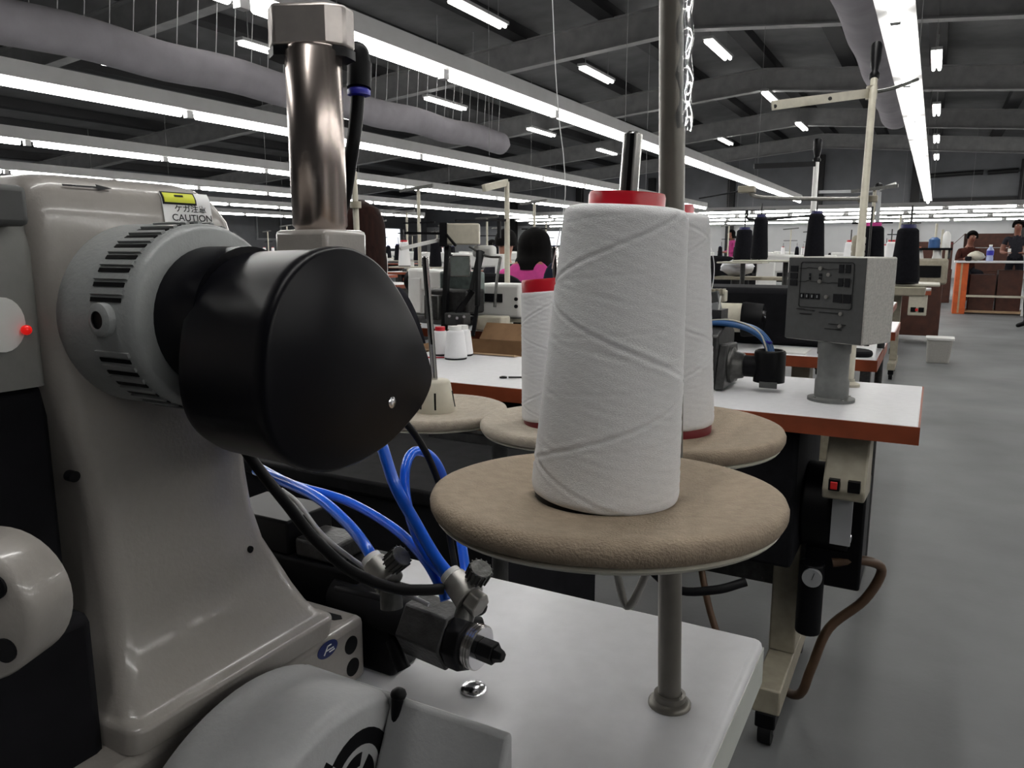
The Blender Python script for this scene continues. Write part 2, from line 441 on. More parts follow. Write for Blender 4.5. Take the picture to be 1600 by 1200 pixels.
# ================================================================== NEAR TABLE
TZ = .77
nt = thing('work_table', 'white laminate work table top in the foreground under the thread cone', 'table', (-.5, .4, 0))
out = [(-.103, .372), (-.103, .6455), (-1.05, .6455), (-1.05, -.15), (-.40, -.15), (-.40, .372)]
tt = MB().prism([(x, y) for x, y in out], 'z', TZ-.042, TZ).build('table_top', 'laminate', nt, bevel=.007, seg=3)
MB().prism([(-.1022, .375), (-.1022, .642), (-.1042, .642), (-.1042, .375)], 'z', TZ-.040, TZ-.007).build('edge_band', 'laminate_edge', tt)
for x, y in ((-.30, .55), (-.98, .55), (-.98, -.05)):
    MB().bx(x-.03, x+.03, y-.03, y+.03, .03, TZ-.042).build('leg', 'cream_dark', nt, bevel=.004)
    MB().cyl((x, y, 0), (x, y, .03), .025, .02).build('foot', 'rubber', nt)
tag(MB().lathe([(.0098, 0), (.0105, .001), (.0095, .003), (.006, .0052), (.002, .006), (.0001, .0061)], (-.2821, .4572, TZ), n=28).build('dome_bolt', 'chrome'), 'shiny domed bolt head on the white foreground table top', 'bolt')

# ================================================================== THREAD STANDS
def dish_profile(r):
    return [(.0001, 0), (.012, 0), (.03, .0005), (r*.6, .002), (r*.85, .0052), (r*.95, .0062), (r*.985, .0048), (r, .0015), (r*.998, -.002), (r*.98, -.0055), (r*.94, -.007), (.0001, -.007)]
def add_disc(parent, p, r=.10, mt='disc_foam', label=None, ax=(0, 0, 1)):
    d = MB().lathe(dish_profile(r), p, axis=ax, n=64).build('spool_disc', mt, parent, label=label)
    MB().lathe([(.0001, -.0071), (r*.955, -.0071), (r*.965, -.0080), (r*.95, -.0098), (r*.5, -.0165), (.0001, -.0165)], p, axis=ax, n=64).build('disc_plate', 'plate', d)
    return d
E_ = Vector
d1 = Vector((-.1531, .3912, .9625)); dr = Vector((-.1947, .6357, .946)); dl = Vector((-.3850, .8440, .888)); de = Vector((-.578, .8443, .886))
pf = Vector((-.1456, .5105, TZ)); ptop = Vector((-.1780, .494, 1.95))
st = thing('thread_stand', 'thread stand with tan discs and tall grey post on the foreground table', 'thread stand', pf)
MB().cyl(pf, ptop, .0084, n=28).build('post', 'post', st)
MB().lathe([(.0088, 0), (.0155, 0), (.0155, .0022), (.0135, .0040), (.0115, .0048), (.0115, .0090), (.0088, .0095)], pf, n=32, caps=False).build('post_flange', 'post', st)
sl0 = pf.lerp(ptop, .345); sl1 = pf.lerp(ptop, .93)
so = Vector((.0035, .0022, 0))
slv = MB()
N = 18; rings = []
for k in range(90):
    t = k/89; c = sl0.lerp(sl1, t) + so
    rr = .0088 + (.0010*math.sin(k*1.9) if k < 26 else .0003*math.sin(k*.7))
    rings.append([c + Vector((math.cos(2*PI*i/N)*rr, math.sin(2*PI*i/N)*rr, .0012*math.sin(i*2.1+k))) for i in range(N)])
slv.loft(rings, caps=False).build('plastic_sleeve', 'clear', st, label='crinkled clear plastic sleeve on the post')
# cross arm that carries the discs
ca = pf.lerp(ptop, (.915-TZ)/(1.95-TZ))
MB().tube([(d1.x, d1.y, d1.z-.027), (d1.x+.004, d1.y+.06, .918), (ca.x+.012, ca.y, ca.z), (dr.x+.01, dr.y-.06, .912), (dr.x, dr.y, dr.z-.022)], .0055, 10).build('cross_arm', 'post', st)
MB().cyl((ca.x+.004, ca.y, ca.z-.014), (ca.x+.004, ca.y, ca.z+.014), .013, n=20).build('clamp_collar', 'iron', st)
br = at(985, 905, .47)
MB().tube([br+Vector((-.013, 0, .035)), br+Vector((-.010, 0, .010)), br+Vector((-.004, 0, -.015)), br+Vector((.000, 0, -.017)), br+Vector((.004, 0, -.010)), br+Vector((.011, .002, .012)), br+Vector((.013, .004, .035))], .0026, 8).build('wire_loop', 'brass_grey', st)
MB().cyl((br.x, br.y, br.z+.034), (br.x, br.y, d1.z-.012), .004, n=10).build('loop_post', 'gunmetal', st)
add_disc(st, d1, .0985, ax=(-.020, .040, 1), label='near tan foam disc holding the front white cone')
add_disc(st, dr, label='farther tan foam disc on the right')
def spool_pin(parent, base, top, r=.0042):
    base = Vector(base); top = Vector(top)
    p = MB().cyl(base, top, r, n=20).cyl(top, top+(top-base).normalized()*.0015, r*.8, r*.5, n=16).build('spool_pin', 'steel_bright', parent)
    ax = (top-base).normalized()
    q0 = base.lerp(top, .3); view = (Vector((0, 0, CAMZ)) - top); view = (view - ax*view.dot(ax)).normalized()
    MB().bar(q0+view*(r*.86), top+view*(r*.86), .0022, .0022).build('pin_slot', 'black', p)
    return p
lean1 = Vector((.050, .018, 1)).normalized()
spool_pin(st, d1+Vector((0, 0, .0)), d1+lean1*.197, .0050)
spool_pin(st, dr, dr+Vector((-.01, -.012, 1)).normalized()*.225, .0042)

st2 = thing('thread_stand', 'second thread stand with two pale discs behind the foreground table', 'thread stand', (-.478, .845, 0))
MB().lathe([(.0001, 0), (.13, 0), (.13, .012), (.03, .02), (.012, .025), (.012, .03)], (-.478, .845, 0), n=32).build('floor_plate', 'iron', st2)
MB().cyl((-.478, .845, .02), (-.478, .845, .854), .011, n=18).build('post', 'iron', st2)
MB().bx(-.585, -.372, .835, .855, .850, .864).build('cross_arm', 'iron', st2, bevel=.002)
MB().cyl((de.x, de.y, .863), (de.x, de.y, de.z-.0165), .012).cyl((dl.x, dl.y, .863), (dl.x, dl.y, dl.z-.0165), .012).build('disc_boss', 'iron', st2)
add_disc(st2, dl, .105, 'disc_foam_pale', label='pale disc holding the left white cone')
add_disc(st2, de, .098, 'disc_foam_pale', label='pale disc without a cone')
hold = MB().lathe([(.0001, .0), (.027, 0), (.0275, .004), (.021, .040), (.0185, .0425), (.0001, .043)], de, n=32).build('cone_holder', 'cream', st2, label='cream tapered cone holder with slots')
for a in (-2.45, -1.75, -.95, .4, 1.6):
    q = lambda h, rr: de + Vector((math.cos(a)*rr, math.sin(a)*rr, h))
    MB().bar(q(.006, .0264), q(.028, .0226), .0028, .0022).build('slot', 'black', hold)
spool_pin(st2, de+Vector((0, 0, .042)), de+Vector((-.006, -.008, .205)), .0043)
spool_pin(st2, dl, dl+Vector((-.022, .012, .215)), .0043)

# ------------------------------------------------------------------ thread cones
def cone_mesh(rb, rt, h, nz=150, nt_=120, relief=True):
    m = MB(); rings = []
    for k in range(nz+1):
        t = k/nz; z = h*t
        base = rb + (rt-rb)*t
        e0 = min(1, t/.035); e1 = min(1, (1-t)/.03)
        base -= .0030*(1-math.sqrt(max(0, 1-(1-e0)**2))) + .0065*(1-math.sqrt(max(0, 1-(1-e1)**2)))
        ring = []
        for i in range(nt_):
            th = 2*PI*i/nt_; r = base
            if relief:
                for sgn, pitch, ph, amp in ((1, .052, .15, .00055), (-1, .061, .4, .0005), (1, .0175, .3, .00013), (-1, .0185, .7, .00013)):
                    u = (sgn*th/(2*PI) + z/pitch*.62 + ph) % 1.0
                    dd = min(u, 1-u)*pitch/.62
                    r -= amp*math.exp(-(dd/.0011)**2); r += amp*.5*math.exp(-((dd-.0022)/.0014)**2)
                r += .00012*math.sin(th*9+z*700)*math.sin(z*411+th*3)
            ring.append((math.cos(th)*r, math.sin(th)*r, z))
        rings.append(ring)
    m.loft(rings); return m
def thread_cone(label, base, axis, rb, rt, h, mt='thread', core='red', core_r=.62, core_h=.007, res=True, foot='red_dark', group=None, rotz=0, foot_h=.006):
    t = thing('thread_cone', label, 'thread cone', base, group)
    OFF[t.name] = Vector((0, 0, 0))
    o = cone_mesh(rb, rt, h).build('thread_winding', mt, t, ang=60) if res else cone_mesh(rb, rt, h, 24, 28, False).build('thread_winding', mt, t, ang=60)
    # the core stands below and above the winding
    MB().lathe([(rb*.94, -foot_h), (rb*.95, -foot_h*.4), (rb*.93, .002), (rb*.5, .002), (rb*.5, -foot_h)], (0, 0, 0), n=40, caps=False).build('core_foot', foot, t)
    MB().lathe([(rt*core_r*.75, h-.004), (rt*core_r, h-.004), (rt*core_r, h+core_h*.75), (rt*core_r*.97, h+core_h), (rt*core_r*.5, h+core_h), (rt*core_r*.2, h+core_h-.001), (.0047, h+core_h-.002)], (0, 0, 0), n=40, caps=False).build('core_top', core, t)
    t.rotation_mode = 'QUATERNION'
    t.rotation_quaternion = Vector((0, 0, 1)).rotation_difference(Vector(axis).normalized())
    return t
thread_cone('large white thread cone in front on the near tan disc', d1+Vector((-.0005, 0, .0028)), lean1, .0415, .0325, .1575, foot='black', foot_h=.0028)
thread_cone('white thread cone half hidden behind the front cone on its right', dr+Vector((0, 0, .0075)), Vector((-.012, -.012, 1)), .0415, .0325, .176, foot_h=.007)
thread_cone('white thread cone with wide red rim, half hidden left of the front cone', dl+Vector((-.012, 0, .0075)), Vector((-.085, .02, 1)), .0425, .0335, .158, core_r=.97, core_h=.013, foot_h=.007)
th = MB().tube([dl+Vector((-.022, .005, .19)), at(882, 318, .90), at(881, 252, .90), at(874, 190, .90), at(868, 110, .90), at(864, 20, .90), at(861, -60, .9), at(858, -190, .9)], .00055, 6)
tag(th.build('thread_strand', 'thread_line'), 'fine wavy thread rising to the roof above the left cone', 'thread')
# ================================================================== NEAR SEWING MACHINE (white casting at left)
sm = thing('sewing_machine', 'large white industrial sewing machine body with black cover at left', 'sewing machine', (-.48, .32, TZ))
# bed under the column, resting on the table
bed = MB().bx(-.62, -.366, .12, .434, TZ, .822).build('machine_bed', 'paint', sm, bevel=.006, seg=3)
lab = MB().prism([(-.450, .410), (-.380, .4145), (-.376, .4190), (-.380, .4225), (-.450, .420)], 'z', .8221, .8226).build('name_plate', 'ink', bed, label='black name strip with worn lettering')
for k in range(9):
    MB().bx(-.446+k*.0062, -.442+k*.0062, .4150, .4178, .8226, .8228).build('plate_mark', 'gunmetal', bed)
R_x = Matrix(((0, 0, 1), (1, 0, 0), (0, 1, 0)))       # plane facing +X: u -> +Y, v -> +Z
lg = MB().prism([(.391+math.cos(a)*.0105, .8135+math.sin(a)*.0062) for a in [2*PI*i/28 for i in range(28)]], 'x', -.366, -.3655).build('oval_badge', 'navy_ink', bed, label='dark blue oval badge with white strokes')
for p0, p1 in (((.3865, .8105), (.3905, .8160)), ((.3905, .8160), (.3945, .8160)), ((.3885, .8130), (.3965, .8130)), ((.392, .8110), (.3975, .8110))):
    MB().bar((-.3653, p0[0], p0[1]), (-.3653, p1[0], p1[1]), .0007, .0007).build('badge_stroke', 'sticker', lg)
for yy, zz in ((.4165, .8045), (.4175, .786)):
    MB().cyl((-.3663, yy, zz), (-.3655, yy, zz), .0070, n=24).build('bolt_hole', 'black', bed)
# column: lofted outline (Y spans) from foot to head, in horizontal sections
def sect(x0, x1, y0, y1, z, rd, n=6):
    pts = []
    for cx, cy, a0 in ((x1-rd, y0+rd, -PI/2), (x1-rd, y1-rd, 0), (x0+rd, y1-rd, PI/2), (x0+rd, y0+rd, PI)):
        for k in range(n):
            a = a0 + PI/2*k/(n-1)
            pts.append((cx+math.cos(a)*rd, cy+math.sin(a)*rd, z))
    return pts
secs = [(-.60, -.366, .236, .399, .8225, .010), (-.60, -.364, .236, .401, .8350, .010), (-.60, -.3645, .2365, .4005, .8368, .010), (-.60, -.3665, .238, .399, .8380, .010), (-.598, -.3715, .2395, .3975, .8388, .011), (-.595, -.3745, .241, .396, .8405, .011), (-.59, -.380, .244, .392, .8490, .012),
        (-.58, -.388, .247, .388, .862, .012), (-.57, -.3935, .250, .381, .880, .012), (-.565, -.398, .252, .372, .90, .012), (-.56, -.401, .252, .3665, .925, .012), (-.555, -.402, .251, .364, .95, .012),
        (-.555, -.402, .247, .362, .975, .012), (-.555, -.401, .241, .361, 1.00, .012), (-.56, -.40, .233, .361, 1.04, .012), (-.56, -.40, .231, .365, 1.10, .012), (-.56, -.4005, .232, .360, 1.118, .012), (-.56, -.402, .232, .350, 1.130, .012), (-.559, -.406, .235, .342, 1.1362, .013), (-.555, -.412, .240, .334, 1.1392, .015), (-.550, -.424, .248, .325, 1.1402, .016)]
colm = MB().loft([sect(*q) for q in secs]).build('column', 'paint', sm, ang=50)
# head block reaching towards the lower left and the arm behind
MB().loft([sect(-.64, -.47, -.05, .232, z, .02) for z in (1.00, 1.11)] + [sect(-.63, -.48, -.04, .232, 1.126, .02)]).build('arm', 'paint', sm, ang=50)
MB().loft([sect(-.55, -.4045, .205, .2335, z, .006) for z in (1.03, 1.10)] + [sect(-.545, -.41, .207, .2335, 1.123, .006)]).build('arm_shoulder', 'paint_shaded', sm, ang=50)  # same casting as the column; its shade is put into a darker colour
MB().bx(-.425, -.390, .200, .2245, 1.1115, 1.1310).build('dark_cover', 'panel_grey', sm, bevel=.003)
MB().bx(-.55, -.418, .150, .240, .83, 1.03).build('side_shade', 'black_soft', sm, bevel=.004)  # shade on the column's near side, put in as a black block
MB().cyl((-.48, .185, 1.064), (-.398, .2105, 1.064), .0135, n=24).build('lever_boss', 'white_plastic', sm)
MB().ball((-.3985, .2215, 1.0605), .0026).build('indicator_lamp', 'lamp_red', sm, label='small glowing red lamp')
MB().cyl((-.46, .150, .966), (-.396, .172, .966), .012, n=20).build('lower_boss', 'white_plastic', sm)
ec = MB().lathe([(.0001, 0), (.028, 0), (.0305, .0015), (.032, .004), (.032, .026)], (-.355, .158, .944), axis=(-.42, 1, .0), n=40).build('end_cover', 'paint', sm, label='round end cover with dark holes')
for dx, dz in ((.0155, .0150), (.0165, -.0140), (-.006, 0)):
    MB().cyl((-.355+dx, .1572+dx*.42, .944+dz), (-.355+dx-.0007, .1595+dx*.42, .944+dz), .0056, n=20).build('cover_hole', 'black', ec)
MB().bx(-.47, -.39, .17, .236, .80, .905).build('lower_shade', 'black_soft', sm, bevel=.006)  # shade lower on that side, also painted as a black block
# column details: two small holes, top arrow, caution sticker
for yy, zz, rr in ((.2385, .9795, .0031), (.3535, .8975, .0024)):
    MB().cyl((-.404, yy, zz), (-.3985 if zz > .95 else -.3965, yy, zz), rr, n=16).build('oil_hole', 'black', colm)
SR = Matrix(((0, -.60, .80), (1, 0, 0), (0, .80, .60)))     # sticker wraps over the top front edge
def stk(y, v, lift=0.0):                    # v: distance up the rounded shoulder
    pts = [(-.4001, 1.1140), (-.4005, 1.118), (-.4020, 1.130), (-.4060, 1.1362), (-.4120, 1.1392), (-.424, 1.1402)]
    L = [0]
    for a, b in zip(pts, pts[1:]): L.append(L[-1]+math.hypot(b[0]-a[0], b[1]-a[1]))
    v = max(0, min(L[-1]-1e-6, v))
    for k in range(len(pts)-1):
        if v <= L[k+1]:
            t = (v-L[k])/(L[k+1]-L[k]); a, b = pts[k], pts[k+1]
            nx, nz = (b[1]-a[1]), -(b[0]-a[0]); q = math.hypot(nx, nz)
            return Vector((a[0]+(b[0]-a[0])*t + nx/q*(.0006+lift), y, a[1]+(b[1]-a[1])*t + nz/q*(.0006+lift)))
def patch(name, y0, y1, v0, v1, mt, par, lift, n=10):
    m = MB(); rings = []
    for k in range(n+1):
        v = v0+(v1-v0)*k/n
        rings.append([stk(y0, v, lift), stk(y1, v, lift), stk(y1, v, lift-.0003), stk(y0, v, lift-.0003)])
    return m.loft(rings).build(name, mt, par)
cs = patch('caution_sticker', .3075, .3420, .0020, .0205, 'sticker', colm, .0003); cs['label'] = 'white sticker with yellow warning bar and CAUTION lettering'
patch('warning_border', .3078, .3315, .0128, .0204, 'ink', cs, .0006)
patch('warning_bar', .3090, .3303, .0140, .0194, 'yellow', cs, .0009)
patch('warning_mark', .3165, .3225, .0168, .0180, 'ink', cs, .0012)
def wrap_text(body, size, yc, vc, sx):
    o = text_part(body, size, 'ink', cs, (0, 0, 0), Matrix.Identity(3), depth=.0, bold=.00006)
    org = OFF[o.name]
    for vtx in o.data.vertices:
        p = vtx.co + org
        vtx.co = stk(yc+p.x*sx, vc+p.y, .0010) - org
wrap_text('CAUTION', .0056, .3268, .0049, 1.15)
wrap_text('\u30b1\u30ac\u6ce8\u610f', .0046, .3262, .0102, 1.25)
def flat(pts2):
    m = MB(); m.add([stk(y, v, .0004) for y, v in pts2], [tuple(range(len(pts2)))]); return m
flat([(.2500, .0192), (.2690, .0192), (.2690, .0178), (.2780, .0198), (.2690, .0218), (.2690, .0204), (.2500, .0204)]).build('direction_arrow', 'ink', colm, label='black arrow printed near the top')

# ribbed collar (hand wheel ring), axis along X
CY, CZ_ = .289, 1.064
ring = MB().lathe([(.0380, -.002), (.0495, -.002), (.0505, .002), (.0505, .022), (.0500, .026), (.0500, .056), (.0485, .060), (.0465, .0615), (.0350, .0615), (.0335, .058), (.0335, .010)], (-.402, CY, CZ_), axis=(1, 0, 0), n=72, caps=False).build('handwheel_ring', 'paint_ring', sm)
rib = MB().bx(0, .026, -.0013, .0013, -.0010, .0016).mesh('rib', 'paint_ring')
gro = MB().bx(0, .024, -.0011, .0011, -.0010, .0003).mesh('groove', 'black')
for k in range(40):
    a = 2*PI*k/40
    if abs(((a - PI) + PI) % (2*PI) - PI) < .30: continue
    yy = CY+math.cos(a)*.0497; zz = CZ_+math.sin(a)*.0497
    share(rib, 'rib', ring, (-.3735, yy, zz), (a-PI/2, 0, 0))
    a2 = a+PI/40; yy = CY+math.cos(a2)*.0502; zz = CZ_+math.sin(a2)*.0502
    share(gro, 'groove', ring, (-.3730, yy, zz), (a2-PI/2, 0, 0))
MB().lathe([(.0045, 0), (.0085, 0), (.0085, .004), (.0062, .005), (.0045, .005)], (-.361, CY-.0495, CZ_+.002), axis=(0, -1, 0), n=24, caps=False).build('boss_rim', 'paint_ring', ring)
MB().cyl((-.361, CY-.0480, CZ_+.002), (-.361, CY-.0532, CZ_+.002), .0050, n=20).build('boss_hole', 'black', ring)
# black cylinder and teardrop cover
MB().lathe([(.0330, 0), (.0330, .03), (.0360, .033), (.0372, .036), (.0380, .052), (.0380, .08)], (-.392, CY, CZ_), axis=(1, 0, 0), n=48).build('black_sleeve', 'black_gloss', sm)
tear = [(.297, 1.1020), (.318, 1.0970), (.335, 1.086), (.3515, 1.068), (.3635, 1.050), (.3735, 1.027), (.3660, 1.013), (.3510, 1.0035), (.330, .9945), (.300, .9895), (.272, .9930), (.250, 1.008), (.2415, 1.030), (.2450, 1.062), (.2560, 1.084), (.2740, 1.0975)]
tc = bezier_closed(tear, 5)
cxm, czm = .305, 1.045
def ring_at(x, s): return [(x, cxm+(y-cxm)*s, czm+(z-czm)*s) for y, z in tc]
tco = MB().loft([ring_at(-.318, .93), ring_at(-.312, .955), ring_at(-.270, .975), ring_at(-.264, .998), ring_at(-.260, 1.0), ring_at(-.2572, .992), ring_at(-.2560, .965)]).build('belt_cover', 'black_gloss', sm, ang=50, label='glossy black teardrop belt cover')
MB().lathe([(.0040, -.001), (.0040, .002), (.0030, .0034), (.0001, .0038)], at(606, 628, .424)+Vector((0, 0, 0)), axis=(1, 0, 0), n=20).build('cover_screw', 'chrome', tco)
MB().loft([[(x, .345+(y-.305)*.80, 1.030+(z-1.045)*.95) for y, z in tc] for x in (-.352, -.336)]).build('rear_cover', 'black', sm, ang=50)
# pneumatic cylinder on its block
pc = Vector((-.437, .482, 0)); lean = Vector((-.018, .014, 1))
def pcx(z): return Vector((pc.x + (z-1.116)*lean.x*4.2, pc.y + (z-1.116)*lean.y*4.2, z))
MB().bx(-.466, -.412, .458, .508, 1.088, 1.116).build('cylinder_block', 'paint', sm, bevel=.004)
MB().bx(-.50, -.425, .355, .50, 1.062, 1.0885).build('cylinder_bracket', 'black', sm, bevel=.004)
MB().lathe([(.0205, 1.114), (.0205, 1.118), (.0219, 1.1195), (.0219, 1.252), (.0205, 1.2535), (.0205, 1.256)], (pcx(1.19).x, pcx(1.19).y, 0), n=40).build('air_cylinder', 'cylinder_metal', sm, label='brushed metal air cylinder barrel')
q = pcx(1.27)
oct_ = [(q.x+a, q.y+b) for a, b in ((-.028, -.018), (-.014, -.027), (.024, -.010), (.032, .004), (.028, .020), (.014, .027), (-.022, .012), (-.032, -.002))]
MB().prism(oct_, 'z', 1.249, 1.256).build('cap_gasket', 'black', sm)
MB().prism(oct_, 'z', 1.256, 1.287).build('end_cap', 'cap_metal', sm, bevel=.0025, ang=20)
f0 = at(548, 80, .655)
MB().tube([f0, at(560, 82, .655), at(563, 92, .655), at(563, 102, .655)], .0085, 12).build('elbow_fitting', 'black', sm)
MB().cyl(at(562, 98, .655), at(561, 138, .655), .0102, n=20).build('fitting_body', 'black', sm)
MB().lathe([(.007, 0), (.0098, .001), (.0098, .005), (.0075, .007)], at(561, 151, .655), n=20).build('blue_collar', 'blue_ring', sm)
MB().tube([at(559, 150, .655), at(556, 190, .655), at(552, 222, .655), at(546, 260, .66), at(540, 300, .67), at(530, 340, .68), at(520, 380, .68)], .0060, 10).build('air_hose', 'black', sm, label='black air hose from the cylinder cap')

# motor housing in front, sunk through the cut-out of the table
mo = thing('motor', 'grey rounded motor housing with curved vent slots at bottom centre', 'motor', (-.31, .33, .62))
MC = (.300, .735); MR = .105
prof = [(MR-.004, 0), (MR, .004), (MR, .066), (MR-.0015, .070), (MR-.004, .0735), (MR-.008, .0750), (.0001, .0750)]
hm = MB().lathe(prof, (-.352, MC[0], MC[1]), axis=(1, 0, 0), n=80)
for q in hm.v: q.y = min(q.y, .3534)
hs = hm.build('housing', 'paint_motor', mo, ang=50)
MB().prism([(.3545, .66), (.3545, .8255), (.3490, .8262), (.3200, .765), (.3200, .66)], 'x', -.276, -.192).build('terminal_box', 'paint_motor', mo, bevel=.004, seg=3)
MB().bx(-.351, -.2755, .3490, .3545, .70, .8255).build('top_rail', 'paint_motor', mo, bevel=.002)
def slot(pts, name='vent_slot'):
    return MB().prism(bezier_closed(pts, 4), 'x', -.2778, -.2766).build(name, 'black', hs)
def arc_slot(cy, cz, r0, r1, a0, a1, n=14):
    o = [(cy+math.cos(a0+(a1-a0)*i/n)*r1, cz+math.sin(a0+(a1-a0)*i/n)*r1) for i in range(n+1)] + [(cy+math.cos(a1+(a0-a1)*i/n)*r0, cz+math.sin(a1+(a0-a1)*i/n)*r0) for i in range(n+1)]
    return MB().prism(o, 'x', -.2778, -.2766).build('vent_slot', 'black', hs)
VC = (.316, .789)
arc_slot(VC[0], VC[1], .0210, .0305, -.35, 2.30)
arc_slot(VC[0], VC[1], .0300, .0375, 2.30, 2.85)
arc_slot(VC[0], VC[1], .0085, .0165, 1.25, 2.9)
arc_slot(VC[0], VC[1], .0065, .0155, -.6, .75)
kn = MB().ball((-.270, .3490, .829), .0052, sq=(1, 1, .8)).cyl((-.270, .3465, .810), (-.270, .3480, .828), .0038, n=14).build('clamp_knob', 'black', mo)
MB().bx(-.352, -.20, .30, .3535, .60, .66).build('motor_foot', 'iron', mo)
MB().bx(-.40, -.352, .30, .3535, .60, .728).build('mount_bracket', 'iron', mo)

# pneumatic valve with fittings in front of the bed
va = thing('air_valve', 'black and grey pneumatic valve with hex nut beside the machine bed', 'valve', (-.33, .45, TZ))
ax0 = Vector((-.395, .452, .822)); ax1 = Vector((-.262, .4425, .815)); dx = (ax1-ax0).normalized()
def on(t): return ax0.lerp(ax1, t)
MB().cyl(on(-.1), on(.62), .0150, n=28).build('valve_body', 'iron_dark', va)
MB().cyl(on(.50), on(.80), .0240, n=6).build('hex_nut', 'iron', va, bevel=.0015)
MB().cyl(on(.80), on(.90), .0215, n=8).build('lock_ring', 'black', va, bevel=.002)
for k in range(4):
    MB().cyl(on(.895+k*.018), on(.908+k*.018), .0165, n=28).build('thread_ring', 'steel_bright', va)
MB().cyl(on(.89), on(.968), .0155, n=28).build('silver_plug', 'chrome', va)
MB().cyl(on(.968), on(1.06), .0085, n=6).cyl(on(1.06), on(1.11), .0065, .004, n=6).build('hex_tip', 'black', va, bevel=.0006)
MB().bx(-.405, -.345, .440, .475, TZ, .835).build('valve_bracket', 'black', va, bevel=.004)
MB().tube([(-.345, .4405, .803), (-.336, .4360, .793), (-.331, .4350, .785)], .0058, 10).build('lever', 'black', va)
MB().bx(-.58, -.385, .448, .50, TZ, .845).build('solenoid_block', 'black', va, bevel=.003)
MB().bx(-.455, -.41, .452, .49, .845, .862).build('solenoid_cap', 'iron', va, bevel=.003)
MB().bx(-.54, -.46, .45, .505, .845, .875).build('clip_bracket', 'black', va, bevel=.002)
def speed_controller(a, b, knob0, knob1):
    MB().cyl(a, b, .0088, .0110, n=18).build('fitting', 'brass_grey', va, bevel=.001)
    MB().cyl(Vector(a)+(Vector(a)-Vector(b)).normalized()*.004, a, .0075, n=18).build('fitting_collar', 'white_plastic', va)
    k = MB().cyl(knob0, knob1, .0070, .0078, n=18).build('adjust_knob', 'gunmetal', va, bevel=.0008)
    x, y, n_ = frame(Vector(knob1)-Vector(knob0))
    for i in range(14):
        an = 2*PI*i/14; o = (x*math.cos(an)+y*math.sin(an))*.0074
        MB().bar(Vector(knob0)+o, Vector(knob1)+o*1.06, .0011, .0011).build('knurl', 'iron', k)
speed_controller(at(584, 878, .545), at(610, 912, .535), at(612, 882, .53), at(628, 868, .525))
speed_controller(at(708, 903, .515), at(735, 935, .505), at(744, 903, .505), at(752, 888, .50))
MB().cyl(at(735, 935, .505), at(752, 948, .50), .0085, n=6).build('swivel_nut', 'brass_grey', va, bevel=.001)
MB().cyl(at(735, 930, .51), at(724, 968, .505), .0068, n=14).build('valve_neck', 'gunmetal', va)
MB().ball(at(748, 948, .515), .0060).build('vent_plug', 'black', va)
MB().cyl(at(610, 912, .535), at(612, 950, .535), .0078, n=14).build('valve_neck', 'gunmetal', va)

# blue air hoses and cables
def hose(label, pts, r, mt, name='air_hose', cat='hose'):
    return tag(MB().tube([at(*p) for p in pts], r, 10, 8).build(name, mt), label, cat)
hose('thick blue air hose sagging from behind the machine to the left fitting', [(400, 735, .66), (455, 757, .63), (500, 780, .60), (545, 820, .57), (572, 855, .55), (586, 880, .545)], .0042, 'blue_hose')
hose('slim blue air hose arching over to the right fitting', [(405, 730, .67), (458, 757, .635), (540, 782, .61), (615, 825, .57), (662, 872, .54), (690, 920, .525), (696, 938, .522)], .0036, 'blue_hose')
hose('blue air hose hanging from under the black cover to the right fitting', [(585, 660, .53), (598, 700, .53), (618, 760, .53), (648, 815, .525), (680, 870, .52), (705, 902, .516)], .0042, 'blue_hose')
hose('blue air hose looping up beside the near disc', [(700, 800, .60), (692, 745, .59), (672, 712, .575), (647, 706, .565), (634, 730, .555), (634, 775, .55), (648, 830, .54), (672, 875, .53), (702, 905, .52)], .0036, 'blue_hose')
hose('short blue hose stub between the near disc and right knob', [(716, 800, .57), (720, 840, .56), (726, 880, .55), (730, 915, .54)], .0037, 'blue_hose')
hose('thick black cable hanging down in front of the machine column', [(345, 660, .52), (372, 668, .51), (382, 700, .505), (410, 740, .505), (450, 790, .50), (490, 840, .495), (545, 890, .495), (610, 918, .50), (660, 922, .505), (692, 920, .51)], .0037, 'rubber', 'cable', 'cable')
hose('grey cable running beside the black one down to the table', [(440, 765, .60), (465, 785, .59), (495, 825, .58), (520, 850, .57), (560, 880, .57), (620, 920, .545), (670, 945, .535)], .0017, 'grey_cable', 'cable', 'cable')
hose('black cable curving down behind the belt cover screw', [(610, 640, .52), (640, 668, .52), (668, 712, .54), (690, 770, .56), (703, 840, .57), (712, 892, .56)], .0024, 'rubber', 'cable', 'cable')
plug = thing('cable_plug', 'black cable plug on the machine column below the ring', 'plug', at(350, 660, .53))
MB().cyl(at(318, 662, .53), at(340, 662, .525), .0105, n=20).build('plug_body', 'iron', plug, bevel=.001)
MB().cyl(at(340, 662, .525), at(372, 664, .515), .0080, n=20).build('plug_sleeve', 'black', plug, bevel=.001)
MB().cyl(at(372, 664, .515), at(385, 672, .51), .0100, n=20).build('plug_nut', 'steel_bright', plug)

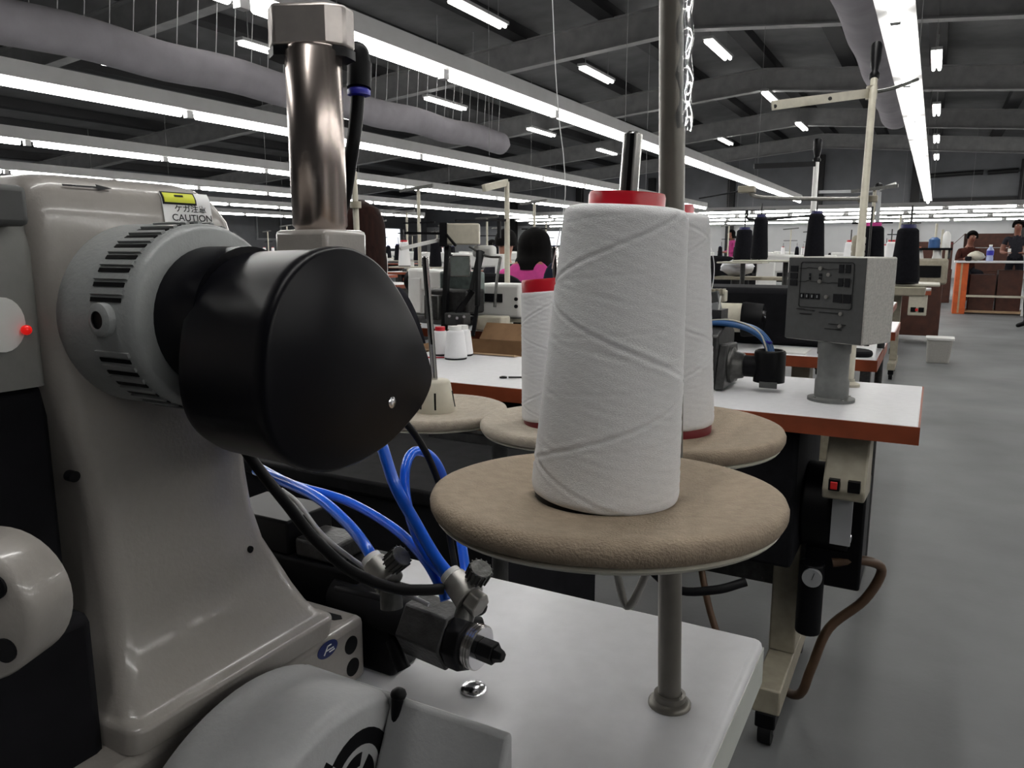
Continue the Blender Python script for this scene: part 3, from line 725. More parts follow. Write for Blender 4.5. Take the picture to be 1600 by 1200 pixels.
# ================================================================== NEXT WORKSTATION (table with control box)
def table(name, label, x0, x1, y0, y1, zt=TZ, edge='orange_edge', legs=True, group=None, casters=True):
    t = thing(name, label, 'table', ((x0+x1)/2, (y0+y1)/2, 0), group)
    top = MB().bx(x0+.002, x1-.002, y0+.002, y1-.002, zt-.034, zt).build('table_top', 'laminate', t, bevel=.003)
    MB().bx(x0, x1, y0-.001, y0+.004, zt-.036, zt-.001).bx(x0, x1, y1-.004, y1+.001, zt-.036, zt-.001).bx(x1-.004, x1+.001, y0, y1, zt-.036, zt-.001).bx(x0-.001, x0+.004, y0, y1, zt-.036, zt-.001).build('edge_band', edge, top)
    if legs:
        for x in (x0+.25, x1-.25):
            ym = (y0+y1)/2
            MB().bx(x-.03, x+.03, ym-.05, ym+.05, .145, zt-.036).build('leg', 'cream_dark', t, bevel=.004)
            MB().bx(x-.03, x+.03, y0+.02, y1+.03, .085, .145).build('foot_bar', 'cream_dark', t, bevel=.004)
            for yc in (y0+.05, y1):
                cst = MB().bx(x-.022, x+.022, yc-.03, yc+.03, .048, .085).build('caster', 'black', t, bevel=.004)
                MB().cyl((x-.014, yc, .033), (x+.014, yc, .033), .033, n=20).build('wheel', 'rubber', cst)
                MB().cyl((x-.018, yc, .033), (x+.018, yc, .033), .012, n=12).build('axle', 'chrome', cst)
        MB().bx(x0+.28, x1-.28, (y0+y1)/2-.02, (y0+y1)/2+.02, .30, .36).build('stretcher', 'iron', t)
    return t
T2 = table('work_table', 'white work table with dark orange edge carrying the grey control box', -1.45, 0.0, 1.615, 2.12)
# drive box, switch and air unit hung under it
ub = thing('drive_box', 'black drive box hung under the table with the control box', 'machine drive', (-.55, 1.88, .40))
MB().bx(-.95, -.22, 1.66, 2.06, .42, TZ-.036).build('housing', 'black_soft', ub, bevel=.01)
MB().cyl((-.22, 1.84, .52), (-.12, 1.84, .52), .10, n=28).build('motor_end', 'black', ub, bevel=.006)
MB().bx(-.60, -.40, 1.60, 1.66, .40, .52).build('terminal_cover', 'black', ub, bevel=.006)
tray = thing('machine_cabinet', 'added black block under a dark grey tray behind the empty spool disc', 'cabinet', (-1.0, 1.33, 0))
MB().bx(-1.42, -.62, 1.12, 1.54, .04, .635).build('body', 'black_soft', tray, bevel=.006)  # black body added to darken the shaded gap before the far table
MB().bx(-1.43, -.61, 1.11, 1.55, .635, .665).build('lid', 'iron_dark', tray, bevel=.006)
MB().bx(-1.38, -.66, 1.16, 1.50, 0, .04).build('plinth', 'black', tray)
sw = thing('switch_box', 'cream switch box with red and black buttons under the table corner', 'switch', (-.11, 1.72, .60))
MB().prism([(1.625, .622), (1.632, .600), (1.80, .575), (1.80, TZ-.036), (1.70, TZ-.036), (1.655, .675)], 'x', -.165, -.085).build('housing', 'cream_dark', sw, bevel=.004)
MB().bx(-.153, -.132, 1.617, 1.632, .622, .645).build('button_frame', 'black', sw, bevel=.001)
MB().bx(-.149, -.136, 1.613, 1.620, .626, .641).build('red_button', 'red_button', sw, bevel=.001)
MB().bx(-.117, -.094, 1.617, 1.632, .622, .645).build('black_button', 'black', sw, bevel=.001)
MB().bx(-.150, -.110, 1.70, 1.71, .48, .59).build('warning_label', 'grey_panel', sw)
au = thing('air_regulator', 'dark air regulator with small gauge and brown hose under the table', 'air regulator', (-.16, 1.87, .30))
MB().bx(-.21, -.09, 1.80, 1.95, .34, .58).build('filter_block', 'black', au, bevel=.006)
MB().cyl((-.19, 1.78, .23), (-.19, 1.78, .40), .028, n=18).build('filter_bowl', 'black', au, bevel=.004)
MB().cyl((-.185, 1.745, .375), (-.185, 1.758, .375), .021, n=24).build('gauge', 'grey_panel', au)
MB().bar((-.185, 1.744, .372), (-.180, 1.744, .388), .002, .001).build('needle', 'ink', au)
MB().tube([(-.14, 1.80, .46), (-.12, 1.79, .475), (-.12, 1.78, .46)], .007, 8).build('pipe_loop', 'chrome', au)
MB().tube([(-.15, 1.80, .40), (-.09, 1.82, .41), (-.05, 1.86, .38), (-.08, 1.86, .30), (-.15, 1.84, .22), (-.18, 1.82, .12), (-.21, 1.84, .03), (-.30, 1.92, .012), (-.45, 2.0, .012)], .011, 10).build('brown_hose', 'brown_hose', au, label='brown hose looping to the floor')
tag(MB().tube([(-.55, 1.62, .40), (-.45, 1.58, .36), (-.36, 1.57, .38), (-.30, 1.60, .40)], .010, 8).build('cable', 'rubber'), 'black cable sagging under the drive box', 'cable')
tag(MB().tube([(-.42, 1.66, .42), (-.38, 1.63, .30), (-.33, 1.62, .19), (-.285, 1.63, .12)], .008, 8).build('cable', 'brown_hose'), 'thin brown cable slanting down to the table foot', 'cable')

# control box on pedestal
cb = thing('control_box', 'speckled grey control box with black diagram panel on a round pedestal', 'control box', (-.18, 1.82, TZ))
PB = Vector((-.18, 1.822, 0))
MB().lathe([(.0001, 0), (.050, 0), (.050, .006), (.036, .009), (.036, .045), (.033, .050), (.033, .105), (.035, .108), (.035, .140), (.0001, .140)], PB+Vector((0, 0, TZ)), n=32).build('pedestal', 'pedestal', cb)
for a in (.6, 2.2, 3.9, 5.4):
    MB().cyl(PB+Vector((math.cos(a)*.043, math.sin(a)*.043, TZ+.006)), PB+Vector((math.cos(a)*.043, math.sin(a)*.043, TZ+.0085)), .004, n=10).build('flange_bolt', 'steel_bright', cb)
ROT = Matrix.Rotation(math.radians(-27), 3, 'Z')
BW, BD, BH = .190, .112, .184
BC = Vector((-.180, 1.845, TZ+.132+BH/2))
body = MB().obox(BC, (BW, BD, BH), ROT).build('case', 'box_speckle', cb, bevel=.004)
FN = ROT @ Vector((0, -1, 0)); FX = ROT @ Vector((1, 0, 0)); FZ = Vector((0, 0, 1))
FC = BC + FN*(BD/2)
def fp(x, z, d=.001): return FC + FX*(x*.92) + FZ*(z*.82) + FN*d
MB().obox(FC+FN*.0006, (BW-.004, .002, BH-.004), ROT).build('front_panel', 'panel_grey', body, bevel=.0008)
def fbox(name, x, z, wx, wz, mt, d=.0025, t=.002):
    return MB().obox(fp(x, z, d), (wx, t, wz), ROT).build(name, mt, body)
fr = [(-.062, .098), (.068, .098), (.072, .094), (.072, -.018), (.068, -.022), (-.062, -.022), (-.066, -.018), (-.066, .094), (-.062, .098)]
m = MB()
for a, b in zip(fr, fr[1:]): m.bar(fp(*a, .002), fp(*b, .002), .0022, .001)
m.build('panel_outline', 'ink', body)
for zz in (.080, .061, .042): fbox('round_key', -.084, zz, .019, .013, 'ink')
for zz in (.081, .046):
    m = MB(); pts = [(-.070, zz), (-.052, zz), (-.046, zz+.003), (-.030, zz+.001), (-.008, zz), (.010, zz-.002), (.020, zz), (.040, zz), (.058, zz)]
    for a, b in zip(pts, pts[1:]): m.bar(fp(*a, .002), fp(*b, .002), .0012, .001)
    m.build('diagram_line', 'ink', body)
for x, zz, wz in ((.041, .082, .018), (.058, .082, .018), (.041, .047, .018), (.058, .047, .018)): fbox('indicator', x, zz, .011, wz, 'ink')
for x, wx in ((.036, .020), (.060, .018)): fbox('display', x, .006, wx, .018, 'ink')
for x in (-.058, -.044, -.030, -.016): fbox('digit_window', x, .008, .010, .012, 'ink'); fbox('digit', x, .008, .002, .006, 'grey_panel', .004)
for x, zz in ((-.012, .082), (-.012, .048), (.010, .066), (.008, .008), (.048, -.034), (.048, -.066)):
    MB().cyl(fp(x, zz, 0), fp(x, zz, .006), .0042, n=14).build('knob', 'brass_grey', body)
for x, zz, wx in ((-.060, -.028, .02), (-.035, -.030, .025), (.018, -.033, .05), (-.045, -.040, .03), (.040, -.062, .04), (.030, -.075, .04)): fbox('caption_line', x, zz, wx, .0012, 'ink')
for zz in (.065, .055): fbox('diagram_mark', -.040, zz, .004, .006, 'ink'); fbox('diagram_mark', -.012, zz, .006, .006, 'ink')
MB().cyl(BC+ROT@Vector((.06, .02, -BH/2-.008)), BC+ROT@Vector((.06, .02, -BH/2)), .006, n=12).build('cable_gland', 'black', body)

# tall rod stands with arms (thread guides)
def rod_stand(label, base, top, r, grip=True, mt='cream', bulge=True):
    base = Vector(base); top = Vector(top)
    t = thing('thread_guide_stand', label, 'thread stand', base)
    MB().cyl(base, top, r, r*.9, n=14).build('rod', mt, t)
    MB().lathe([(r, 0), (r*2.4, 0), (r*2.4, .006), (r*1.3, .012), (r*1.2, .02)], base, n=20, caps=False).build('rod_base', mt, t)
    if grip:
        ax = (top-base).normalized()
        MB().lathe([(r*.9, -.005), (r*1.3, 0), (r*1.3, .012), (r*.8, .022), (r*1.0, .035), (r*1.35, .06), (r*1.45, .11), (r*1.2, .118), (.0001, .119)], top, axis=ax, n=18).build('grip', 'black', t)
    return t
g1 = rod_stand('tall cream rod stand with black grip and two arms behind the control box', (-.1622, 2.035, TZ), at(1366, 122, 2.16), .0105)
J = at(1362, 145, 2.16)
MB().bar(J, at(1206, 165, 2.02), .004, .024).build('upper_arm', 'cream', g1)
MB().tube([J, at(1395, 138, 2.18), at(1434, 124, 2.22)], .005, 8).build('hook_arm', 'gunmetal', g1)
MB().cyl(J-Vector((0, 0, .018)), J+Vector((0, 0, .018)), .015, n=16).build('clamp', 'cream_dark', g1)
for u, v in ((1211, 166), (1297, 154)): MB().cyl(at(u, v, 2.06), at(u, v, 2.02), .005, n=10).build('guide_eye', 'gunmetal', g1)
MB().tube([at(1350, 311, 2.15), at(1290, 311, 2.15), at(1200, 309, 2.15), at(1176, 305, 2.15), at(1170, 296, 2.15)], .0055, 8).build('lower_arm', 'brass_grey', g1)
MB().obox(at(1356, 311, 2.15), (.05, .024, .018)).build('lower_clamp', 'cream_dark', g1, bevel=.002)
MB().obox(at(1167, 296, 2.15), (.045, .03, .018)).build('tension_block', 'cream_dark', g1, bevel=.002)
MB().tube([at(1160, 298, 2.15), at(1092, 310, 2.15)], .0022, 6).build('guide_wire', 'black', g1)
MB().lathe([(.011, 0), (.018, 0), (.018, .008), (.0165, .012), (.018, .016), (.018, .028), (.0165, .032), (.018, .036), (.018, .05), (.012, .056)], at(1340, 400, 2.12), n=18, caps=False).build('lock_sleeve', 'cream_dark', g1)
g2 = rod_stand('white rod stand with dark flat arm behind the large black cones', (at(1268, 345, 4.2).x, at(1268, 345, 4.2).y, 0), at(1276, 252, 4.2), .016, True, 'white_plastic')
MB().bar(at(1274, 256, 4.18), at(1178, 260, 4.1), .008, .028).build('flat_arm', 'black', g2)
MB().tube([at(1272, 336, 4.18), at(1220, 341, 4.15), at(1172, 343, 4.1), at(1168, 335, 4.1), at(1168, 328, 4.1)], .006, 8).build('lower_arm', 'black', g2)
MB().bar(at(1115, 330, 4.1), at(1212, 328, 4.1), .005, .006).build('guide_bar', 'black', g2)
g3 = rod_stand('grey rod stand with small bright lamp arm behind the black cones', (at(1375, 350, 5.5).x, at(1375, 350, 5.5).y, 0), at(1374, 300, 5.5), .016, False, 'grey_panel')
MB().bar(at(1373, 296, 5.5), at(1400, 287, 5.4), .02, .02).build('lamp_arm', 'white_plastic', g3)
MB().ball(at(1373, 292, 5.5), .03).build('pivot', 'black', g3)
MB().bar(at(1374, 298, 5.5), at(1280, 300, 5.3), .012, .02).build('cross_bar', 'grey_panel', g3)

# machine unit on that table with hoses
mu = thing('machine_unit', 'dark grey machine block with black plug and blue hoses on the table', 'machine', (-.42, 1.87, TZ))
MB().prism([(1.82, TZ), (1.99, TZ), (1.99, .90), (1.93, .935), (1.82, .90)], 'x', -.53, -.435).build('casting', 'iron', mu, bevel=.005)
MB().prism([(1.80, TZ+.004), (1.96, TZ+.004), (1.94, .875), (1.83, .88)], 'x', -.435, -.415).build('flange_plate', 'iron', mu, bevel=.004)
MB().lathe([(.044, 0), (.044, .006), (.034, .012), (.030, .03), (.024, .034)], (-.415, 1.875, .826), axis=(1, 0, 0), n=28).build('coupling', 'gunmetal', mu)
MB().cyl((-.385, 1.875, .826), (-.345, 1.875, .826), .026, n=24).build('plug_body', 'black', mu)
MB().lathe([(.036, 0), (.036, .07), (.034, .074), (.030, .076), (.028, .074), (.028, .01)], (-.325, 1.875, .792), n=28).build('plug_cup', 'black', mu)
MB().bx(-.340, -.300, 1.838, 1.842, .782, .796).build('size_mark', 'panel_grey', mu)
for k in range(4):
    o = Vector((.004*k, .010*(k-1.5), .004*math.sin(k*2)))
    MB().tube([Vector((-.50, 1.90, .92))+o, Vector((-.44, 1.885, .925))+o, Vector((-.385, 1.88, .918))+o, Vector((-.345, 1.877, .895))+o*.6, Vector((-.328, 1.875, .862))+o*.5, Vector((-.324, 1.875, .81))+o*.4], .0062, 8).build('blue_hose', 'blue_dull', mu)
MB().tube([(-.50, 1.89, .928), (-.42, 1.875, .934), (-.36, 1.868, .915), (-.335, 1.862, .88), (-.325, 1.862, .83)], .0022, 6).build('yellow_wire', 'cream', mu)
MB().lathe([(.012, 0), (.013, .003), (.012, .006)], (-.335, 1.876, .885), axis=(.3, 0, 1), n=14, caps=False).build('cable_tie', 'blue_ring', mu)
lp = MB().obox(at(1113, 486, 1.93), (.045, .02, .095), Matrix.Rotation(math.radians(-12), 3, 'Y')).build('label_panel', 'panel_grey', mu, bevel=.002)
MB().obox(at(1112, 480, 1.912), (.034, .003, .020), Matrix.Rotation(math.radians(-12), 3, 'Y')).build('label', 'grey_panel', lp)
MB().tube([at(1126, 462, 1.9), at(1122, 490, 1.9), at(1117, 512, 1.9)], .0022, 6).build('white_edge', 'white_plastic', mu)
MB().obox(at(1114, 462, 2.02), (.07, .03, .03)).build('terminal_strip', 'cream', mu, bevel=.003)
for k in range(6): MB().obox(at(1100+k*6, 455, 2.0), (.006, .034, .012)).build('terminal', 'cream_dark', mu)
MB().bx(-.53, -.45, 1.90, 1.97, .90, .955).build('terminal_post', 'iron', mu)
tag(MB().tube([at(1098, 350, 2.0), at(1112, 392, 2.0), at(1116, 420, 2.0), at(1112, 452, 2.0), at(1102, 475, 2.0)], .0010, 6).build('thread_strand', 'thread_line'), 'white thread curving down to the machine with blue hoses', 'thread')

# ================================================================== THIRD TABLE AND MACHINES BEHIND
T3 = table('work_table', 'white topped table with orange red edge behind the control box', -1.05, -.13, 2.56, 3.12)
tag(MB().prism(bezier_closed([(-.30, 2.60), (-.16, 2.61), (-.17, 2.70), (-.29, 2.72)], 5), 'z', TZ, TZ+.018).build('black_cloth', 'black_soft', bevel=.006), 'folded black cloth on the orange edged table', 'cloth')
tag(MB().bx(-.46, -.34, 2.58, 2.72, TZ, TZ+.006).build('paper_sheet', 'white_plastic'), 'white paper sheet on the orange edged table', 'paper')

def make_machine():
    t = thing('sewing_machine', 'template', 'sewing machine', (0, 0, 0))
    MB().bx(-.24, .24, -.09, .09, 0, .045).build('bed', 'iron', t, bevel=.006)
    MB().loft([[(x, y, z) for x, y in ((.11, -.06), (.23, -.06), (.23, .06), (.11, .06))] for z in (.045, .26)]).build('column', 'white_plastic', t, bevel=.012)
    MB().loft([[(-.23, y, z) for y, z in ((-.04, .20), (.04, .20), (.04, .29), (-.04, .29))], [(.23, y, z) for y, z in ((-.06, .18), (.06, .18), (.06, .31), (-.06, .31))]]).build('arm', 'white_plastic', t, bevel=.014)
    MB().bx(-.25, -.17, -.045, .045, .12, .30).build('head', 'white_plastic', t, bevel=.01)
    MB().cyl((-.21, 0, .05), (-.21, 0, .12), .006, n=8).build('needle_bar', 'steel_bright', t)
    MB().lathe([(.0001, 0), (.06, 0), (.065, .006), (.065, .024), (.05, .03), (.0001, .03)], (.235, 0, .235), axis=(1, 0, 0), n=20).build('handwheel', 'black', t)
    MB().cyl((-.21, -.046, .22), (-.21, -.056, .22), .016, n=12).build('tension_dial', 'steel_bright', t)
    MB().bx(-.02, .10, -.058, -.052, .22, .28).build('nameplate', 'panel_grey', t)
    return t
mach = make_machine(); mach_used = [False]
def place_machine(label, x, y, z, rz, group='sewing machines in the hall', sc=1.0, dark=False):
    if not mach_used[0]:
        o = mach; o.location = (x, y, z); o.rotation_euler = (0, 0, rz); o.scale = (sc,)*3; o['label'] = label; o['group'] = group; mach_used[0] = True
    else: o = copy_tree(mach, (x, y, z), rz, label, group, sc)
    return o

def small_cone(label, p, rb=.038, h=.17, mt='thread_black', core='blue_core', group=None, rt=None, pin=True):
    c = thread_cone(label, p, (0, 0, 1), rb, rt or rb*.72, h, mt, core, .75, .012, False, 'black', group, foot_h=.004)
    return c
def tray_stand(label, x, y, z, zb, n=2, dx=.25):
    t = thing('cone_tray', label, 'thread stand', (x, y, zb))
    MB().cyl((x, y, zb), (x, y, z), .012, n=12).build('post', 'iron', t)
    MB().prism([(x-dx/2-.10, y-.09), (x+dx/2+.10, y-.09), (x+dx/2+.10, y+.09), (x-dx/2-.10, y+.09)], 'z', z, z+.008).build('tray', 'plate', t, bevel=.003)
    for k in range(n):
        xx = x+(k-(n-1)/2)*dx
        MB().cyl((xx, y, z), (xx, y, z+.26), .0035, n=8).build('spool_pin', 'iron', t)
    return t
tray_stand('cone tray carrying two tall black cones behind the control box', -.59, 3.66, 1.048, TZ, 2, .235)
small_cone('black thread cone with stepped neck left of the white rod', (-.708, 3.66, 1.062), .039, .185)
small_cone('tall black thread cone just right of the white rod', (-.4725, 3.66, 1.062), .043, .195)
small_cone('squat black thread cone behind and left of the stepped one', (-.84, 3.95, 1.05), .05, .15)
tray_stand('small tray under the squat black cone', -.84, 3.95, 1.036, TZ, 1, .02)
T4 = table('work_table', 'table with white top carrying the pair of black cones', -1.25, -.12, 3.50, 4.02, legs=True)
tray_stand('cone tray carrying two black cones right of the control box', -.14, 2.90, .985, 0.0, 2, .12)
small_cone('black thread cone with dark blue core beside the speckled box', (-.085, 2.84, .998), .046, .172, rt=.031)
small_cone('black thread cone with pinkish core behind the speckled box', (-.200, 3.02, .998), .047, .185, core='pink')
tag(MB().bx(-.27, -.02, 2.78, 3.05, .955, .984).build('stand_shelf', 'cream_dark', bevel=.004), 'cream shelf under the right pair of black cones', 'shelf')
md = thing('overlock_machine', 'black overlock machine on the orange edged table behind the hoses', 'sewing machine', (-.62, 2.86, TZ))
MB().bx(-.95, -.25, 2.80, 3.08, TZ, .97).build('body', 'black_soft', md, bevel=.02)
MB().lathe([(.0001, 0), (.05, 0), (.05, .09), (.0001, .09)], (-.66, 2.70, .87), axis=(1, .1, 0), n=28).build('motor', 'cream', md)
MB().lathe([(.0001, 0), (.058, 0), (.06, .01), (.055, .07), (.03, .075), (.0001, .075)], (-.57, 2.71, .865), axis=(1, .1, 0), n=28).build('motor_cap', 'black', md)
MB().cyl((-.495, 2.70, .885), (-.488, 2.70, .885), .012, n=12).build('cap_bolt', 'chrome', md)
MB().bx(-.80, -.66, 2.72, 2.80, TZ, .93).build('side_cover', 'cream', md, bevel=.01)

# generic workstations further away
def chair(label, x, y, rz, mt='black_soft', zs=.45, hb=.95):
    t = thing('office_chair', label, 'chair', (x, y, 0)); OFF[t.name] = Vector((0, 0, 0)); t.rotation_euler = (0, 0, rz)
    MB().loft([sect(-.21, .21, -.2, .2, zs, .07), sect(-.21, .21, -.2, .2, zs+.05, .07)]).build('seat', mt, t, bevel=.012)
    bo = [(math.copysign(abs(math.cos(a))**.6, math.cos(a))*.20, zs+.30+(hb-zs-.30)*.5+math.copysign(abs(math.sin(a))**.7, math.sin(a))*(hb-zs-.16)*.5) for a in [2*PI*i/28 for i in range(28)]]
    MB().prism(bo, 'y', -.24, -.19).build('backrest', mt, t, bevel=.015)
    MB().bx(-.03, .03, -.25, -.22, zs-.02, zs+.35).build('back_support', 'iron', t)
    MB().cyl((0, 0, .09), (0, 0, zs), .025, n=12).build('gas_column', 'iron', t)
    for k in range(5):
        a = 2*PI*k/5
        lg = MB().bar((0, 0, .09), (math.cos(a)*.26, math.sin(a)*.26, .075), .04, .03).build('leg', 'iron', t)
        MB().cyl((math.cos(a)*.26-.02, math.sin(a)*.26, .03), (math.cos(a)*.26+.02, math.sin(a)*.26, .03), .03, n=12).build('caster', 'rubber', lg)
    return t

# ------------------------------------------------------------------ people
def person(label, loc, rz, pose='sit', shirt='pink', pants='trousers', hair='hair_black', skin='skin', style='short', sleeve=True, head_down=0.0, hunch=0.0):
    t = thing('person', label, 'person', loc); OFF[t.name] = Vector((0, 0, 0)); t.rotation_euler = (0, 0, rz)
    J = {}
    if pose == 'sit':
        zp = .50
        J.update(pel=(0, 0, zp+.03), wai=(0, .01, zp+.17), che=(0, .03, zp+.36), nek=(0, .05, zp+.50), hd0=(0, .065, zp+.57), hd1=(0, .085+head_down, zp+.66), hd2=(0, .075+head_down, zp+.715))
        for sd, n in ((1, 'l'), (-1, 'r')):
            J.update({n+'sh': (sd*.165, .03, zp+.43), n+'el': (sd*.225, .10, zp+.20), n+'wr': (sd*.14, .31, zp+.26), n+'pa': (sd*.115, .38, zp+.265),
                      n+'hi': (sd*.095, .03, zp+.0), n+'kn': (sd*.11, .43, zp-.01), n+'an': (sd*.11, .40, .09), n+'to': (sd*.115, .53, .035)})
    else:
        zp = .88
        J.update(pel=(0, 0, zp+.03), wai=(0, .0, zp+.17), che=(0, .01, zp+.37), nek=(0, .03, zp+.53), hd0=(0, .045+head_down*.4, zp+.585), hd1=(0, .065+head_down, zp+.67), hd2=(0, .055+head_down, zp+.725))
        for sd, n in ((1, 'l'), (-1, 'r')):
            J.update({n+'sh': (sd*.175, .01, zp+.455), n+'el': (sd*.235, .04, zp+.18), n+'wr': (sd*.15, .26, zp+.16), n+'pa': (sd*.12, .33, zp+.17),
                      n+'hi': (sd*.09, .0, zp-.02), n+'kn': (sd*.10, .02, .48), n+'an': (sd*.105, -.01, .08), n+'to': (sd*.115, .13, .035)})
    for n in ('hd0', 'hd1', 'hd2'): J[n] = (J[n][0], J[n][1]+hunch*.7, J[n][2]-hunch)
    rad = dict(pel=(.145, .105), wai=(.125, .092), che=(.145, .100), nek=(.055, .055), hd0=(.055, .06), hd1=(.078, .095), hd2=(.050, .062), sh=(.062, .062), el=(.043, .043), wr=(.028, .026), pa=(.038, .018),
               hi=(.088, .085), kn=(.060, .060), an=(.042, .042), to=(.040, .030))
    E = [('pel', 'wai'), ('wai', 'che'), ('che', 'nek'), ('nek', 'hd0'), ('hd0', 'hd1'), ('hd1', 'hd2')]
    for n in 'lr':
        E += [('che', n+'sh'), (n+'sh', n+'el'), (n+'el', n+'wr'), (n+'wr', n+'pa'), ('pel', n+'hi'), (n+'hi', n+'kn'), (n+'kn', n+'an'), (n+'an', n+'to')]
        b = Vector(J[n+'pa']); d = (b-Vector(J[n+'wr'])).normalized(); sx = (1 if n == 'l' else -1)
        for k, (off, ln) in enumerate(((.030, .062), (.011, .072), (-.009, .068), (-.028, .054))):
            a = n+'f%da' % k; c = n+'f%db' % k
            J[a] = tuple(b + Vector((off*sx, 0, 0)) + d*.035); J[c] = tuple(b + Vector((off*sx*1.1, 0, -.012)) + d*(.035+ln))
            E += [(n+'pa', a), (a, c)]; rad[a] = (.011, .010); rad[c] = (.008, .008)
        J[n+'th'] = tuple(b + Vector((-sx*.05, 0, -.012)) + d*.025); rad[n+'th'] = (.010, .010); E.append((n+'pa', n+'th'))
    names = list(J); idx = {n: i for i, n in enumerate(names)}
    me = bpy.data.meshes.new('body'); me.from_pydata([J[n] for n in names], [(idx[a], idx[b]) for a, b in E], [])
    ob = bpy.data.objects.new('body_tmp', me); COL.objects.link(ob)
    sk = ob.modifiers.new('skin', 'SKIN'); sk.use_smooth_shade = True; sk.branch_smoothing = .6
    for n in names:
        key = n if n in rad else n[1:]
        sv = me.skin_vertices[0].data[idx[n]]; sv.radius = rad[key]; sv.use_root = (n == 'pel')
    sb = ob.modifiers.new('sub', 'SUBSURF'); sb.levels = 2; sb.render_levels = 2
    bpy.context.view_layer.update()
    bm_ = bpy.data.meshes.new_from_object(ob.evaluated_get(bpy.context.evaluated_depsgraph_get()))
    bpy.data.objects.remove(ob)
    bm_.materials.clear()
    for k in (shirt, pants, skin, 'black'): bm_.materials.append(M[k])
    segs = [(Vector(J[a]), Vector(J[b]), a, b) for a, b in E]
    def zone(p):
        best = None
        for a, b, na, nb in segs:
            ab = b-a; tt = max(0, min(1, (p-a).dot(ab)/ab.length_squared)); dd = (p-(a+ab*tt)).length
            if best is None or dd < best[0]: best = (dd, nb, tt)
        nb = best[1]; k = nb if nb in ('pel', 'wai', 'che', 'nek', 'hd0', 'hd1', 'hd2') else nb[1:]
        if k in ('hd0', 'hd1', 'hd2'): return 2
        if k == 'nek': return 0 if best[2] < .85 else 2
        if k in ('wai', 'che', 'sh'): return 0
        if k == 'el': return 0 if (sleeve or best[2] < .5) else 2
        if k == 'wr': return 0 if (sleeve and best[2] < .85) else 2
        if k in ('hi', 'kn', 'an'): return 1
        if k == 'to': return 3
        return 2
    for pl in bm_.polygons: pl.material_index = zone(pl.center); pl.use_smooth = True
    body = bpy.data.objects.new('body', bm_); COL.objects.link(body); body.parent = t; OFF[body.name] = Vector((0, 0, 0))
    h = Vector(J['hd1'])
    # face
    MB().loft([[h+Vector((x*.010, .088+y, z)) for x, y in ((-1, 0), (0, .022*k), (1, 0))] for z, k in ((.020, .2), (-.002, .8), (-.016, 1), (-.022, .3))]).build('nose', skin, t)
    for sx in (-1, 1):
        MB().ball(h+Vector((sx*.030, .083, .018)), .010, 8).build('eye', 'sticker', t)
        MB().ball(h+Vector((sx*.030, .091, .018)), .005, 8).build('pupil', 'ink', t)
        MB().ball(h+Vector((sx*.082, -.005, .0)), .022, 8, (.4, .8, 1.2)).build('ear', skin, t)
    MB().ball(h+Vector((0, .078, -.048)), .020, 8, (1, .5, .3)).build('mouth', 'red_dark', t)
    # hair
    m = MB(); rings = []; N = 20
    low = {'short': -.02, 'bob': -.115, 'long': -.34}[style]
    L = 14
    for k in range(L+1):
        tt = k/L; ring = []
        z = .138 - (.138-low)*tt
        for i in range(N):
            a = 2*PI*i/N; yb = math.sin(a)      # +1 front
            rr = .122*math.sqrt(max(.0, 1-max(0, (z/.140))**2.4)) if z > 0 else .118 + (.02*(-z/.12) if style != 'short' else 0)*max(0, 1-max(0, (-z-.14)/.25))
            if style == 'long' and z < -.1: rr *= 1-.35*(-z-.1)/.3
            fx = math.cos(a)*rr*.86; fy = math.sin(a)*rr
            if z < .075 and yb > .05: fy = min(fy, .035 - .02*(yb)); fx *= .98
            if z < -.05 and style != 'short': fy -= .02
            ring.append(h + Vector((fx, fy-.006, z)))
        rings.append(ring)
    m.loft(rings).build('hair', hair, t, ang=70)
    return t
pw = person('seated woman with long dark brown hair behind the metal cylinder', (-2.02, 2.40, 0), .3, 'sit', 'cloth_charcoal', hair='hair_brown', style='long')
person('seated woman with black hair in a pink top, seen from behind', (-2.13, 4.10, 0), .15, 'sit', 'pink', hair='hair_black', style='bob', hunch=.09).location.z = .03
person('woman in a pink and white apron standing far off left of the black cones', (-5.12, 22.6, 0), 2.2, 'stand', 'pink', 'pink', 'hair_black', style='bob')
person('woman in white standing far off beside the pink one', (-5.0, 24.2, 0), 2.6, 'stand', 'cloth_white', 'trousers', 'hair_brown', style='short')
person('man in a dark polo shirt standing behind the far white table', (1.36, 18.0, 0), PI-.1, 'stand', 'cloth_charcoal', 'trousers', 'hair_black', 'skin_dark', 'short', False, .05)
person('person with dark hair bent over behind the far table', (.55, 17.6, 0), PI+.3, 'sit', 'cloth_brown', 'trousers', 'hair_black', 'skin_dark', 'short', True, .05).location.z = .18
person('person seated at the right edge of the picture before the far table', (1.62, 13.0, 0), 1.3, 'sit', 'cloth_charcoal', 'trousers', 'hair_black', 'skin_dark', 'short', False)

